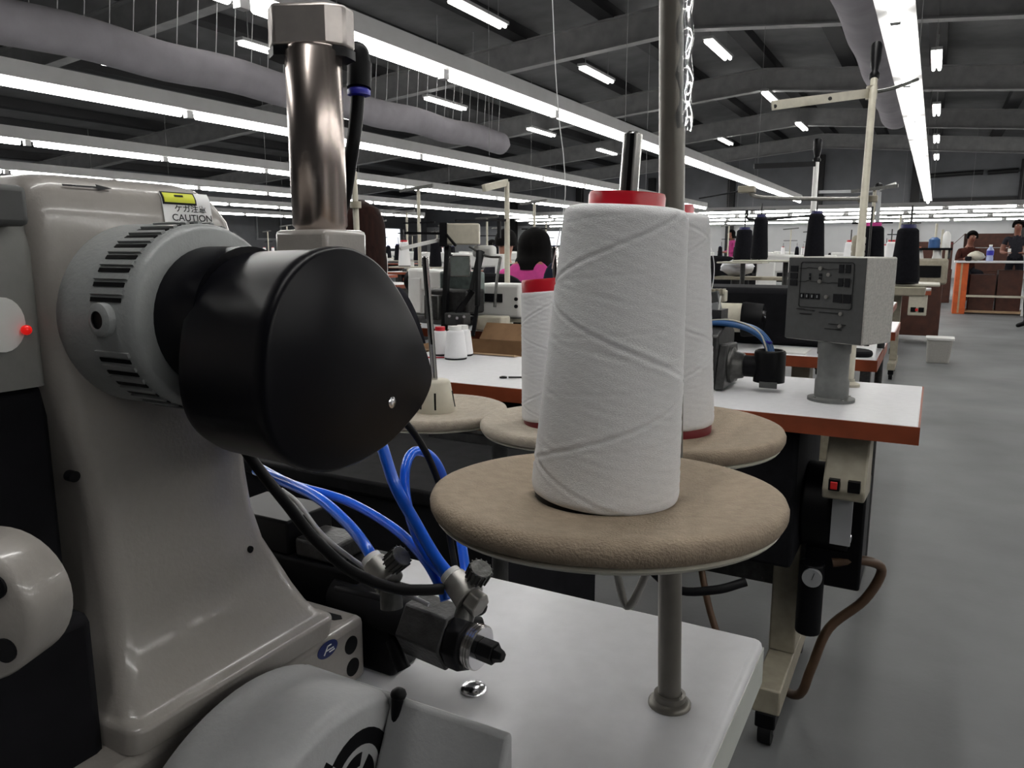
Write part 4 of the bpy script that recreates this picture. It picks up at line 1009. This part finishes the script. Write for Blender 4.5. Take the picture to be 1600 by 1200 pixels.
chair('black office chair of the long haired woman', -2.02, 2.38, .3, hb=.9)
chair('black rounded office chair in front of the woman in pink', -1.93, 3.48, .1, hb=.92)
chair('navy office chair half hidden by the left white cone', -1.62, 3.95, -.2, 'cloth_navy', hb=.99)
chair('black office chair at the row behind the machine with hoses', -1.10, 4.62, 0, hb=1.0)
chair('black office chair at the right edge before the far table', 1.62, 13.0, 1.3)
MBb = MB()
rings = []
for k in range(9):
    tt = k/8; rr = math.sin(PI*(tt*.92+.04))
    rings.append([(-.90+math.cos(2*PI*i/16)*.085*rr*(1+.18*math.sin(i*2.3+k)), 4.10+math.sin(2*PI*i/16)*.07*rr*(1+.15*math.sin(i*3.1+k*2)), .965+tt*.09+.006*math.sin(i*1.7+k*3)) for i in range(16)])
MBb.loft(rings)
tag(MBb.build('plastic_bag', 'plastic_bag', ang=80), 'crumpled white plastic bag beside the black cones', 'bag')
bgp = thing('bag_shelf', 'dark shelf post holding the white plastic bag', 'shelf', (-.90, 4.10, 0))
MB().cyl((-.90, 4.10, 0), (-.90, 4.10, .95), .03, n=10).build('post', 'iron', bgp)
MB().bx(-1.0, -.66, 4.03, 4.19, .95, .966).build('board', 'cream_dark', bgp, bevel=.003)

# ------------------------------------------------------------------ left cluster
TL = table('work_table', 'orange edged table with machines behind the open cardboard box', -2.75, -1.32, 2.72, 3.22)
place_machine('white sewing machine head beside the bright rod at left', -1.98, 2.96, TZ, PI-.25, sc=.8)
pmx = thing('overlock_machine', 'white machine with small black display in front of the black chair', 'sewing machine', (-1.60, 2.86, TZ))
MB().bx(-1.72, -1.50, 2.82, 2.98, TZ+.05, TZ+.19).build('body', 'white_plastic', pmx, bevel=.012)
MB().bx(-1.67, -1.58, 2.815, 2.822, TZ+.115, TZ+.150).build('display', 'ink', pmx)
MB().tube([(-1.52, 2.86, TZ+.16), (-1.45, 2.86, TZ+.175), (-1.40, 2.86, TZ+.19)], .018, 8).build('arm', 'white_plastic', pmx)
MB().bx(-1.74, -1.44, 2.80, 2.99, TZ+.035, TZ+.05).build('plate', 'steel_bright', pmx)
for x in (-1.70, -1.52): MB().bx(x-.02, x+.02, 2.84, 2.96, TZ, TZ+.035).build('foot', 'iron', pmx)
for zz in (.10, .13): MB().cyl((-1.515, 2.822, TZ+zz), (-1.515, 2.815, TZ+zz), .008, n=10).build('button', 'ink', pmx)
ms = thing('machine_stand', 'black machine frame with cream box and small mirror panel', 'machine', (-1.75, 2.80, TZ))
cbx = at(722, 366, 3.15)
MB().obox(cbx, (.145, .10, .085), Matrix.Rotation(.5, 3, 'Z')).build('cream_box', 'cream', ms, bevel=.006)
MB().obox(at(694, 367, 3.13), (.03, .10, .095), Matrix.Rotation(.5, 3, 'Z')).build('box_mount', 'black', ms)
MB().bar(at(697, 366, 3.08), at(712, 384, 3.06), .008, .008).build('diagonal_strut', 'black', ms)
mr = MB().obox(at(719, 416, 3.1), (.085, .012, .085), Matrix.Rotation(.45, 3, 'Z')).build('mirror_frame', 'steel_bright', ms, bevel=.002)
MB().obox(at(719, 416, 3.09), (.074, .012, .074), Matrix.Rotation(.45, 3, 'Z')).build('mirror_panel', 'mirror', mr)
MB().bar(at(752, 392, 3.1), at(738, 455, 3.1), .024, .02).bar(at(738, 455, 3.1), at(704, 505, 3.1), .02, .02).build('slanted_bar', 'black', ms)
MB().bar(at(748, 392, 3.05), at(746, 478, 3.05), .022, .012).bar(at(746, 478, 3.05), at(739, 525, 3.0), .014, .012).build('hanging_strap', 'black', ms)
MB().bar(at(700, 384, 3.12), at(694, 520, 3.12), .02, .02).build('upright', 'black', ms)
MB().bar(at(697, 365, 3.14), at(632, 364, 3.14), .012, .010).build('side_rod', 'black', ms)
MB().bar(at(690, 374, 3.12), at(625, 389, 3.05), .014, .014).build('lamp_rod', 'white_plastic', ms)
MB().obox(at(712, 470, 3.2), (.20, .14, .10)).build('machine_base', 'iron', ms, bevel=.01)
MB().obox(at(722, 450, 3.25), (.20, .05, .14)).build('machine_cover', 'green_grey', ms, bevel=.01)
MB().obox(at(680, 480, 3.15), (.07, .06, .10)).build('valve_block', 'gunmetal', ms, bevel=.004)
MB().obox(at(715, 498, 3.1), (.09, .06, .05)).build('motor_block', 'panel_grey', ms, bevel=.006)
for u, v in ((702, 494), (714, 497), (725, 495)): MB().cyl(at(u, v, 3.02), at(u, v, 3.06), .006, n=8).build('bright_bolt', 'chrome', ms)
MB().tube([at(733, 385, 3.1), at(760, 400, 3.1), at(782, 402, 3.1)], .005, 6).tube([at(782, 402, 3.1), at(776, 440, 3.1), at(773, 480, 3.1)], .006, 6).build('guide_rod', 'gunmetal', ms)
MB().obox(at(757, 393, 3.2), (.10, .05, .05)).build('light_head', 'white_plastic', ms, bevel=.015)
MB().obox(at(770, 505, 3.12), (.12, .08, .06)).build('cream_foot', 'cream', ms, bevel=.006)
g4 = rod_stand('thin pale rod stand right of the metal cylinder', (at(569, 470, 2.4).x, at(569, 470, 2.4).y, 0), at(553, 268, 2.4), .010, False, 'cream')
MB().lathe([(.011, 0), (.017, 0), (.017, .02), (.011, .02)], at(556, 325, 2.4), n=14, caps=False).build('rod_collar', 'cream_dark', g4)
g5 = rod_stand('tall pale rod stand with slanting arm left of the woman in pink', (at(793, 520, 3.45).x, at(793, 520, 3.45).y, TZ), at(792, 285, 3.5), .013, False, 'cream')
MB().bar(at(792, 285, 3.5), at(756, 294, 3.4), .02, .03).build('slant_arm', 'cream', g5)
MB().bar(at(791, 344, 3.48), at(712, 345, 3.3), .010, .010).build('cross_rod', 'black', g5)
MB().bar(at(780, 342, 3.48), at(780, 372, 3.48), .014, .014).build('short_rod', 'black', g5)
cdb = thing('cardboard_box', 'open brown cardboard box with raised flaps behind the white table', 'box', (-1.33, 2.40, .42))
a0 = Vector((-1.52, 2.20, 0)); 
bxs = (-1.66, -1.14, 2.20, 2.58)
x0, x1, y0, y1 = bxs; zb, zt = .42, .755
MB().bx(x0, x1, y0, y0+.006, zb, zt).bx(x0, x1, y1-.006, y1, zb, zt).bx(x0, x0+.006, y0, y1, zb, zt).bx(x1-.006, x1, y0, y1, zb, zt).bx(x0, x1, y0, y1, zb, zb+.006).build('box_body', 'cardboard', cdb)
MB().bar((-1.34, y0-.004, zt), (-1.34, y0-.11, zt+.02), .42, .005).build('front_flap', 'cardboard_pale', cdb)
MB().bar((x1, 2.39, zt), (x1+.10, 2.39, zt+.035), .005, .36).build('side_flap', 'cardboard', cdb)
MB().bar((-1.34, y1, zt), (-1.34, y1+.06, zt+.06), .42, .005).build('back_flap', 'cardboard', cdb)
stl = thing('stool', 'low dark stool under the open cardboard box', 'stool', (-1.34, 2.39, 0))
MB().bx(-1.56, -1.12, 2.22, 2.56, .38, .42).build('seat', 'iron', stl, bevel=.004)
for x in (-1.53, -1.15):
    for y in (2.25, 2.53): MB().bx(x-.015, x+.015, y-.015, y+.015, 0, .38).build('leg', 'iron', stl)
wc1 = small_cone('small white thread cone at the left end of the white table', (-1.365, 2.03, TZ+.004), .030, .075, 'thread', 'red', 'small white cones on the table')
wc2 = small_cone('wider white thread cone next to it on the white table', (-1.275, 1.98, TZ+.004), .036, .085, 'thread', 'white_plastic', 'small white cones on the table')
wc3 = small_cone('white thread cone beside the bright rod on the white table', (-1.30, 2.06, TZ+.004), .034, .08, 'thread', 'white_plastic', 'small white cones on the table')
tag(MB().obox((-1.36, 1.955, TZ+.002), (.10, .012, .003), Matrix.Rotation(.5, 3, 'Z')).build('ruler', 'red'), 'thin red strip lying beside the small white cones', 'ruler')
sc_ = thing('small_scissors', 'small dark tool lying on the white table left of the cone', 'scissors', at(815, 596, 1.72))
q = Vector((-.955, 1.735, TZ+.003))
MB().bar(q, q+Vector((.035, .02, 0)), .006, .004).build('blade', 'iron', sc_)
MB().lathe([(.006, -.002), (.010, -.002), (.010, .002), (.006, .002)], q+Vector((-.012, -.006, 0)), n=14, caps=False).build('handle', 'black', sc_)
sc_.location = q; 
for c in sc_.children: c.location = Vector((0, 0, 0)) + (OFF[sc_.name] - q)

# ------------------------------------------------------------------ further workstations in rows
def far_station_template():
    t = thing('work_table', 'template', 'table', (0, 0, 0))
    MB().bx(-.55, .55, -.27, .27, .735, .77).build('table_top', 'laminate', t)
    MB().bx(-.555, .555, -.275, -.27, .733, .769).bx(.55, .555, -.275, .27, .733, .769).build('edge_band', 'orange_edge', t)
    for x in (-.42, .42):
        MB().bx(x-.03, x+.03, -.05, .05, .06, .735).build('leg', 'iron', t)
        MB().bx(x-.03, x+.03, -.26, .26, 0, .06).build('foot_bar', 'iron', t)
    MB().bx(-.25, .15, -.18, .15, .45, .733).build('drive_box', 'black_soft', t, bevel=.02)
    return t
ft = far_station_template(); ft_used = False
def far_stand_template():
    t = thing('thread_guide_stand', 'template', 'thread stand', (0, 0, 0))
    MB().cyl((0, 0, 0), (0, 0, .72), .011, n=8).build('rod', 'cream', t)
    MB().bar((-.14, 0, .70), (.14, -.04, .72), .012, .02).build('top_arm', 'gunmetal', t)
    MB().bar((-.12, 0, .50), (.12, 0, .50), .008, .01).build('lower_arm', 'black', t)
    MB().bx(-.2, .2, -.06, .06, .22, .228).build('cone_tray', 'plate', t)
    for x in (-.12, .12): MB().cyl((x, 0, .228), (x, 0, .46), .004, n=6).build('spool_pin', 'iron', t)
    return t
fs = far_stand_template(); fs_used = False
fc = {}
rows = []
ord_ = ['first', 'second', 'third', 'fourth', 'fifth', 'sixth', 'seventh', 'eighth']
cols = [(-3.25, (3.9, 5.5, 7.1, 8.7, 10.4, 12.2), 'row behind the pink top'), (-5.1, (6.3, 7.9, 9.5, 11.2, 13.0), 'second row beyond the pink top'), (-7.0, (8.3, 9.9, 11.5, 13.3), 'third row beyond the pink top'),
        (-9.4, (9.0, 11.0, 13.2), 'row below the fabric duct'), (-12.4, (11.5, 14.0, 16.5), 'row by the left wall'), (-.75, (5.3, 9.4, 12.6), 'row along the right aisle'), (-2.7, (14.6, 17.0), 'row before the far women')]
for ci, (x, ys, nm) in enumerate(cols):
    for k, y in enumerate(ys):
        lb = '%s, %s' % (nm, ord_[k])
        l1 = 'orange edged sewing table in the ' + lb
        if not ft_used: ft.location = (x, y, 0); ft['label'] = l1; ft['group'] = 'sewing tables in the hall'; ft_used = True
        else: copy_tree(ft, (x, y, 0), 0, l1, 'sewing tables in the hall')
        place_machine('white sewing machine in the ' + lb, x-.05, y, TZ, PI if k % 2 else PI+.08)
        l2 = 'rod stand for thread in the ' + lb
        if not fs_used: fs.location = (x+.38, y+.15, TZ); fs['label'] = l2; fs['group'] = 'rod stands in the hall'; fs_used = True
        else: copy_tree(fs, (x+.38, y+.15, TZ), random.uniform(-.4, .4), l2, 'rod stands in the hall')
        for j, dx_ in enumerate((-.12, .12)):
            kind = random.choice(['thread_black', 'thread', 'thread_black'])
            lbl = '%s %s cone in the %s' % ('left' if j == 0 else 'right', 'black' if kind == 'thread_black' else 'white', lb)
            p = Vector((x+.38+dx_, y+.15, TZ+.232))
            if kind not in fc: fc[kind] = small_cone(lbl, p, .04, .15, kind, 'red' if kind == 'thread' else 'blue_core', 'cones in the hall')
            else: copy_tree(fc[kind], p, 0, lbl)
# dark and pink clad workers between the rows
person('worker in dark clothes seated in the row behind the woman in pink', (-3.5, 6.25, 0), .1, 'sit', 'cloth_charcoal')
person('worker in a pink top seated far down the second row', (-5.3, 10.3, 0), .1, 'sit', 'pink', style='bob')
person('worker in navy seated far down the third row', (-7.2, 12.4, 0), .1, 'sit', 'cloth_navy')
tag(MB().bx(-5.1, -4.2, 9.75, 10.0, 1.16, 1.24).build('blue_bundle', 'blue_hose', bevel=.03), 'bright blue bundle on the machines far behind the cream box', 'bundle') if False else None

# ------------------------------------------------------------------ right aisle cluster
T5 = table('work_table', 'short orange edged table end with cream switch beside the aisle', -1.1, -.01, 7.25, 7.85, legs=True)
m5 = thing('overlock_machine', 'pale boxy machine with tan disc on the table beside the aisle', 'sewing machine', (-.15, 7.6, TZ))
MB().bx(-.22, .10, 7.55, 7.70, TZ+.04, TZ+.26).build('body', 'cream_dark', m5, bevel=.02)
MB().bx(-.16, .05, 7.54, 7.552, TZ+.10, TZ+.20).build('front_window', 'black', m5)
MB().bx(-.40, -.05, 7.35, 7.6, TZ, TZ+.045).build('base', 'iron', m5, bevel=.01)
MB().lathe([(.0001, 0), (.13, 0), (.14, .008), (.13, .016), (.0001, .018)], (-.10, 7.36, TZ+.05), n=24).build('tan_disc', 'disc_foam_pale', m5)
for x in (-.13, .01): MB().lathe([(.0001, 0), (.04, 0), (.028, .07), (.0001, .07)], (x, 7.62, TZ+.26), n=14).build('cone_cap', 'white_plastic', m5)
MB().bx(-.25, .12, 7.56, 7.68, TZ+.33, TZ+.35).build('top_shelf', 'black', m5)
for x in (-.24, .10): MB().cyl((x, 7.62, TZ+.26), (x, 7.62, TZ+.33), .010, n=8).build('shelf_post', 'iron', m5)
tag(MB().lathe([(.0001, 0), (.075, 0), (.075, .01), (.05, .012), (.022, .10), (.02, .14), (.0001, .145)], (-.19, 7.62, TZ+.35), n=18).build('orange_bobbin', 'orange'), 'orange cone shaped bobbin on the shelf beside the aisle', 'bobbin')
tag(MB().lathe([(.0001, 0), (.045, 0), (.045, .07), (.02, .09), (.0001, .09)], (-.02, 7.62, TZ+.35), n=18).build('blue_bobbin', 'blue_dull'), 'small blue bobbin next to the orange one', 'bobbin')
tag(MB().lathe([(.0001, 0), (.035, 0), (.03, .11), (.012, .14), (.0001, .14)], (.07, 7.62, TZ+.35), n=18).build('white_bobbin', 'white_plastic'), 'small white bobbin right of the blue one', 'bobbin')
s5 = thing('switch_box', 'small cream switch box under the table end beside the aisle', 'switch', (-.10, 7.3, .55))
MB().bx(-.17, -.03, 7.27, 7.36, .56, .735).build('housing', 'cream', s5, bevel=.008)
MB().bx(-.15, -.11, 7.262, 7.272, .59, .63).bx(-.09, -.05, 7.262, 7.272, .59, .63).build('buttons', 'black', s5)
MB().bx(-.115, -.095, 7.26, 7.27, .60, .62).build('red_button', 'red_button', s5)
tag(MB().bx(-.62, -.38, 7.40, 7.72, .37, .733).build('drive_box', 'black_soft', bevel=.02), 'black drive box under the table end beside the aisle', 'machine drive')
wbx = thing('white_bin', 'pale speckled plastic bin on the floor beside the aisle', 'bin', (.12, 8.75, 0))
MB().loft([sect(.0, .20, 8.60, 8.80, .0, .03), sect(-.01, .22, 8.58, 8.82, .23, .03)]).build('bin_body', 'box_speckle', wbx, bevel=.006)
MB().loft([sect(-.02, .23, 8.57, 8.83, .23, .03), sect(-.02, .23, 8.57, 8.83, .25, .03)]).build('rim', 'white_plastic', wbx)
cab = thing('machine_cabinet', 'dark brown machine cabinet behind the pale bin', 'cabinet', (-.15, 10.6, 0))
MB().bx(-.50, .10, 10.3, 10.9, .10, .74).build('body', 'brown_wood', cab, bevel=.01)
MB().bx(-.55, .14, 10.25, 10.95, .74, .78).build('top', 'black', cab, bevel=.004)
for x in (-.40, .04): MB().cyl((x-.02, 10.4, .05), (x+.02, 10.4, .05), .05, n=14).build('wheel', 'rubber', cab)
for x in (-.40, .04): MB().bx(x-.02, x+.02, 10.38, 10.42, .05, .10).build('wheel_fork', 'iron', cab)
MB().bx(-.40, .06, 10.4, 10.8, .78, .98).build('machine_body', 'black_soft', cab, bevel=.03)
for u in (1450, 1462, 1472):
    b = Vector((at(u, 412, 10.2).x+.02, 10.6, 0)); b.x = -.02+(u-1450)*.006; b.y = 10.86
    o = thing('thread_guide_stand', 'thin pale rod above the dark cabinet, %s of three' % {1450: 'leftmost', 1462: 'middle', 1472: 'rightmost'}[u], 'thread stand', (b.x, b.y, .78))
    MB().cyl((b.x, b.y, .78), (b.x, b.y, 1.42 - (u-1450)*.006), .014, n=8).build('rod', 'cream', o)
    MB().bar((b.x-.06, b.y, 1.18), (b.x+.06, b.y, 1.18), .012, .014).build('guide_arm', 'red_dark', o)

bt2 = thing('packing_table', 'long white topped packing table with orange end panel by the far aisle', 'table', (1.7, 15.9, 0))
MB().bx(.30, 3.1, 15.55, 16.35, .885, .915).build('table_top', 'laminate', bt2, bevel=.004)
MB().bx(.33, .52, 15.60, 16.30, .0, .885).build('orange_panel', 'orange', bt2, bevel=.004)
MB().bx(.40, .43, 15.592, 15.602, .02, .885).build('panel_strip', 'cardboard_pale', bt2)
for x in (1.36, 2.9): MB().bar((x, 15.58, 0), (x+.03, 15.58, .885), .035, .035).build('leg', 'white_plastic', bt2)
MB().bx(.52, 1.36, 15.57, 15.60, .30, .335).build('rail', 'cream', bt2)
MB().bx(.52, 2.9, 15.72, 16.25, .02, .06).build('bottom_shelf', 'cardboard_pale', bt2)
for k, (xa, xb, h_) in enumerate(((.56, .95, .62), (.98, 1.34, .70), (1.4, 1.9, .6), (1.95, 2.6, .66))):
    tag(MB().bx(xa, xb, 15.78, 16.2, .06, .06+h_).build('storage_box', 'brown_wood', bevel=.008), 'dark brown storage box under the packing table, %s from the left' % ord_[k], 'box', 'boxes under the packing table')
bo = thing('water_bottle', 'clear bluish water bottle standing on the packing table', 'bottle', (.82, 15.75, .915))
MB().lathe([(.0001, 0), (.055, 0), (.055, .06), (.050, .09), (.055, .12), (.055, .19), (.025, .235), (.022, .25), (.0001, .25)], (.82, 15.75, .915), n=18).build('bottle_body', 'bottle_blue', bo)
MB().cyl((.82, 15.75, 1.165), (.82, 15.75, 1.195), .026, n=14).build('bottle_cap', 'white_plastic', bo)
MB().lathe([(.0556, .10), (.0562, .11), (.0562, .17), (.0556, .18)], (.82, 15.75, .915), n=18, caps=False).build('bottle_label', 'blue_ring', bo)
m = MB(); rings = []
for k in range(8):
    tt = k/7; rr = math.sin(PI*(tt*.9+.05))
    rings.append([(.62+math.cos(2*PI*i/14)*.14*rr*(1+.15*math.sin(i*2+k)), 15.8+math.sin(2*PI*i/14)*.12*rr, .917+tt*.17) for i in range(14)])
tag(m.loft(rings).build('cloth_bundle', 'cream', ang=80), 'cream cloth bundle on the packing table left of the bottle', 'cloth')
tag(MB().obox((.50, 15.72, .955), (.10, .10, .08)).build('black_pouch', 'black_soft', bevel=.02), 'small black pouch at the left end of the packing table', 'pouch')
tag(MB().obox((1.10, 16.9, 1.12), (.05, .03, .10)).build('paper_tag', 'white_plastic', bevel=.004), 'white paper slip held by the man', 'paper').location = (1.36-.13, 17.66, 1.03)
for k, (x, y, wx, wy, h_, rz, nm) in enumerate(((-.05, 19.0, .75, .5, 1.28, 0, 'tall brown carton stack left of the packing table'), (1.05, 20.2, 1.2, .6, 1.15, 0, 'wide brown carton pile behind the man'), (-.05, 21.2, .7, .6, .95, .1, 'low brown carton behind the packing table'))):
    t = thing('carton_stack', nm, 'carton', (x, y, 0)); OFF[t.name] = Vector((0, 0, 0)); t.rotation_euler = (0, 0, rz)
    MB().bx(-wx/2, wx/2, -wy/2, wy/2, 0, h_*.55).build('lower_carton', 'brown_wood', t, bevel=.01)
    MB().bx(-wx/2+.03, wx/2-.02, -wy/2+.02, wy/2-.02, h_*.55, h_).build('upper_carton', 'brown_wood', t, bevel=.01)
    if k == 1: MB().obox((-.05, 0, h_+.16), (.95, .5, .30), Matrix.Rotation(-.0, 3, 'Y')).build('top_carton', 'brown_wood', t, bevel=.01); MB().bar((-.52, -.25, h_+.31), (-.85, -.25, h_-.05), .5, .01).build('open_flap', 'brown_wood', t)

stp = thing('stool', 'tall dark stool behind the far packing table', 'stool', (.55, 17.6, 0))
MB().lathe([(.0001, .60), (.17, .60), (.18, .615), (.17, .63), (.0001, .63)], (.55, 17.6, 0), n=24).build('seat', 'black_soft', stp)
for a in (.5, 2.07, 3.64, 5.21):
    MB().cyl((.55+math.cos(a)*.19, 17.6+math.sin(a)*.19, 0), (.55+math.cos(a)*.12, 17.6+math.sin(a)*.12, .60), .013, n=8).build('leg', 'iron', stp)
MB().lathe([(.155, .22), (.168, .22), (.168, .235), (.155, .235)], (.55, 17.6, 0), n=24, caps=False).build('foot_ring', 'iron', stp)
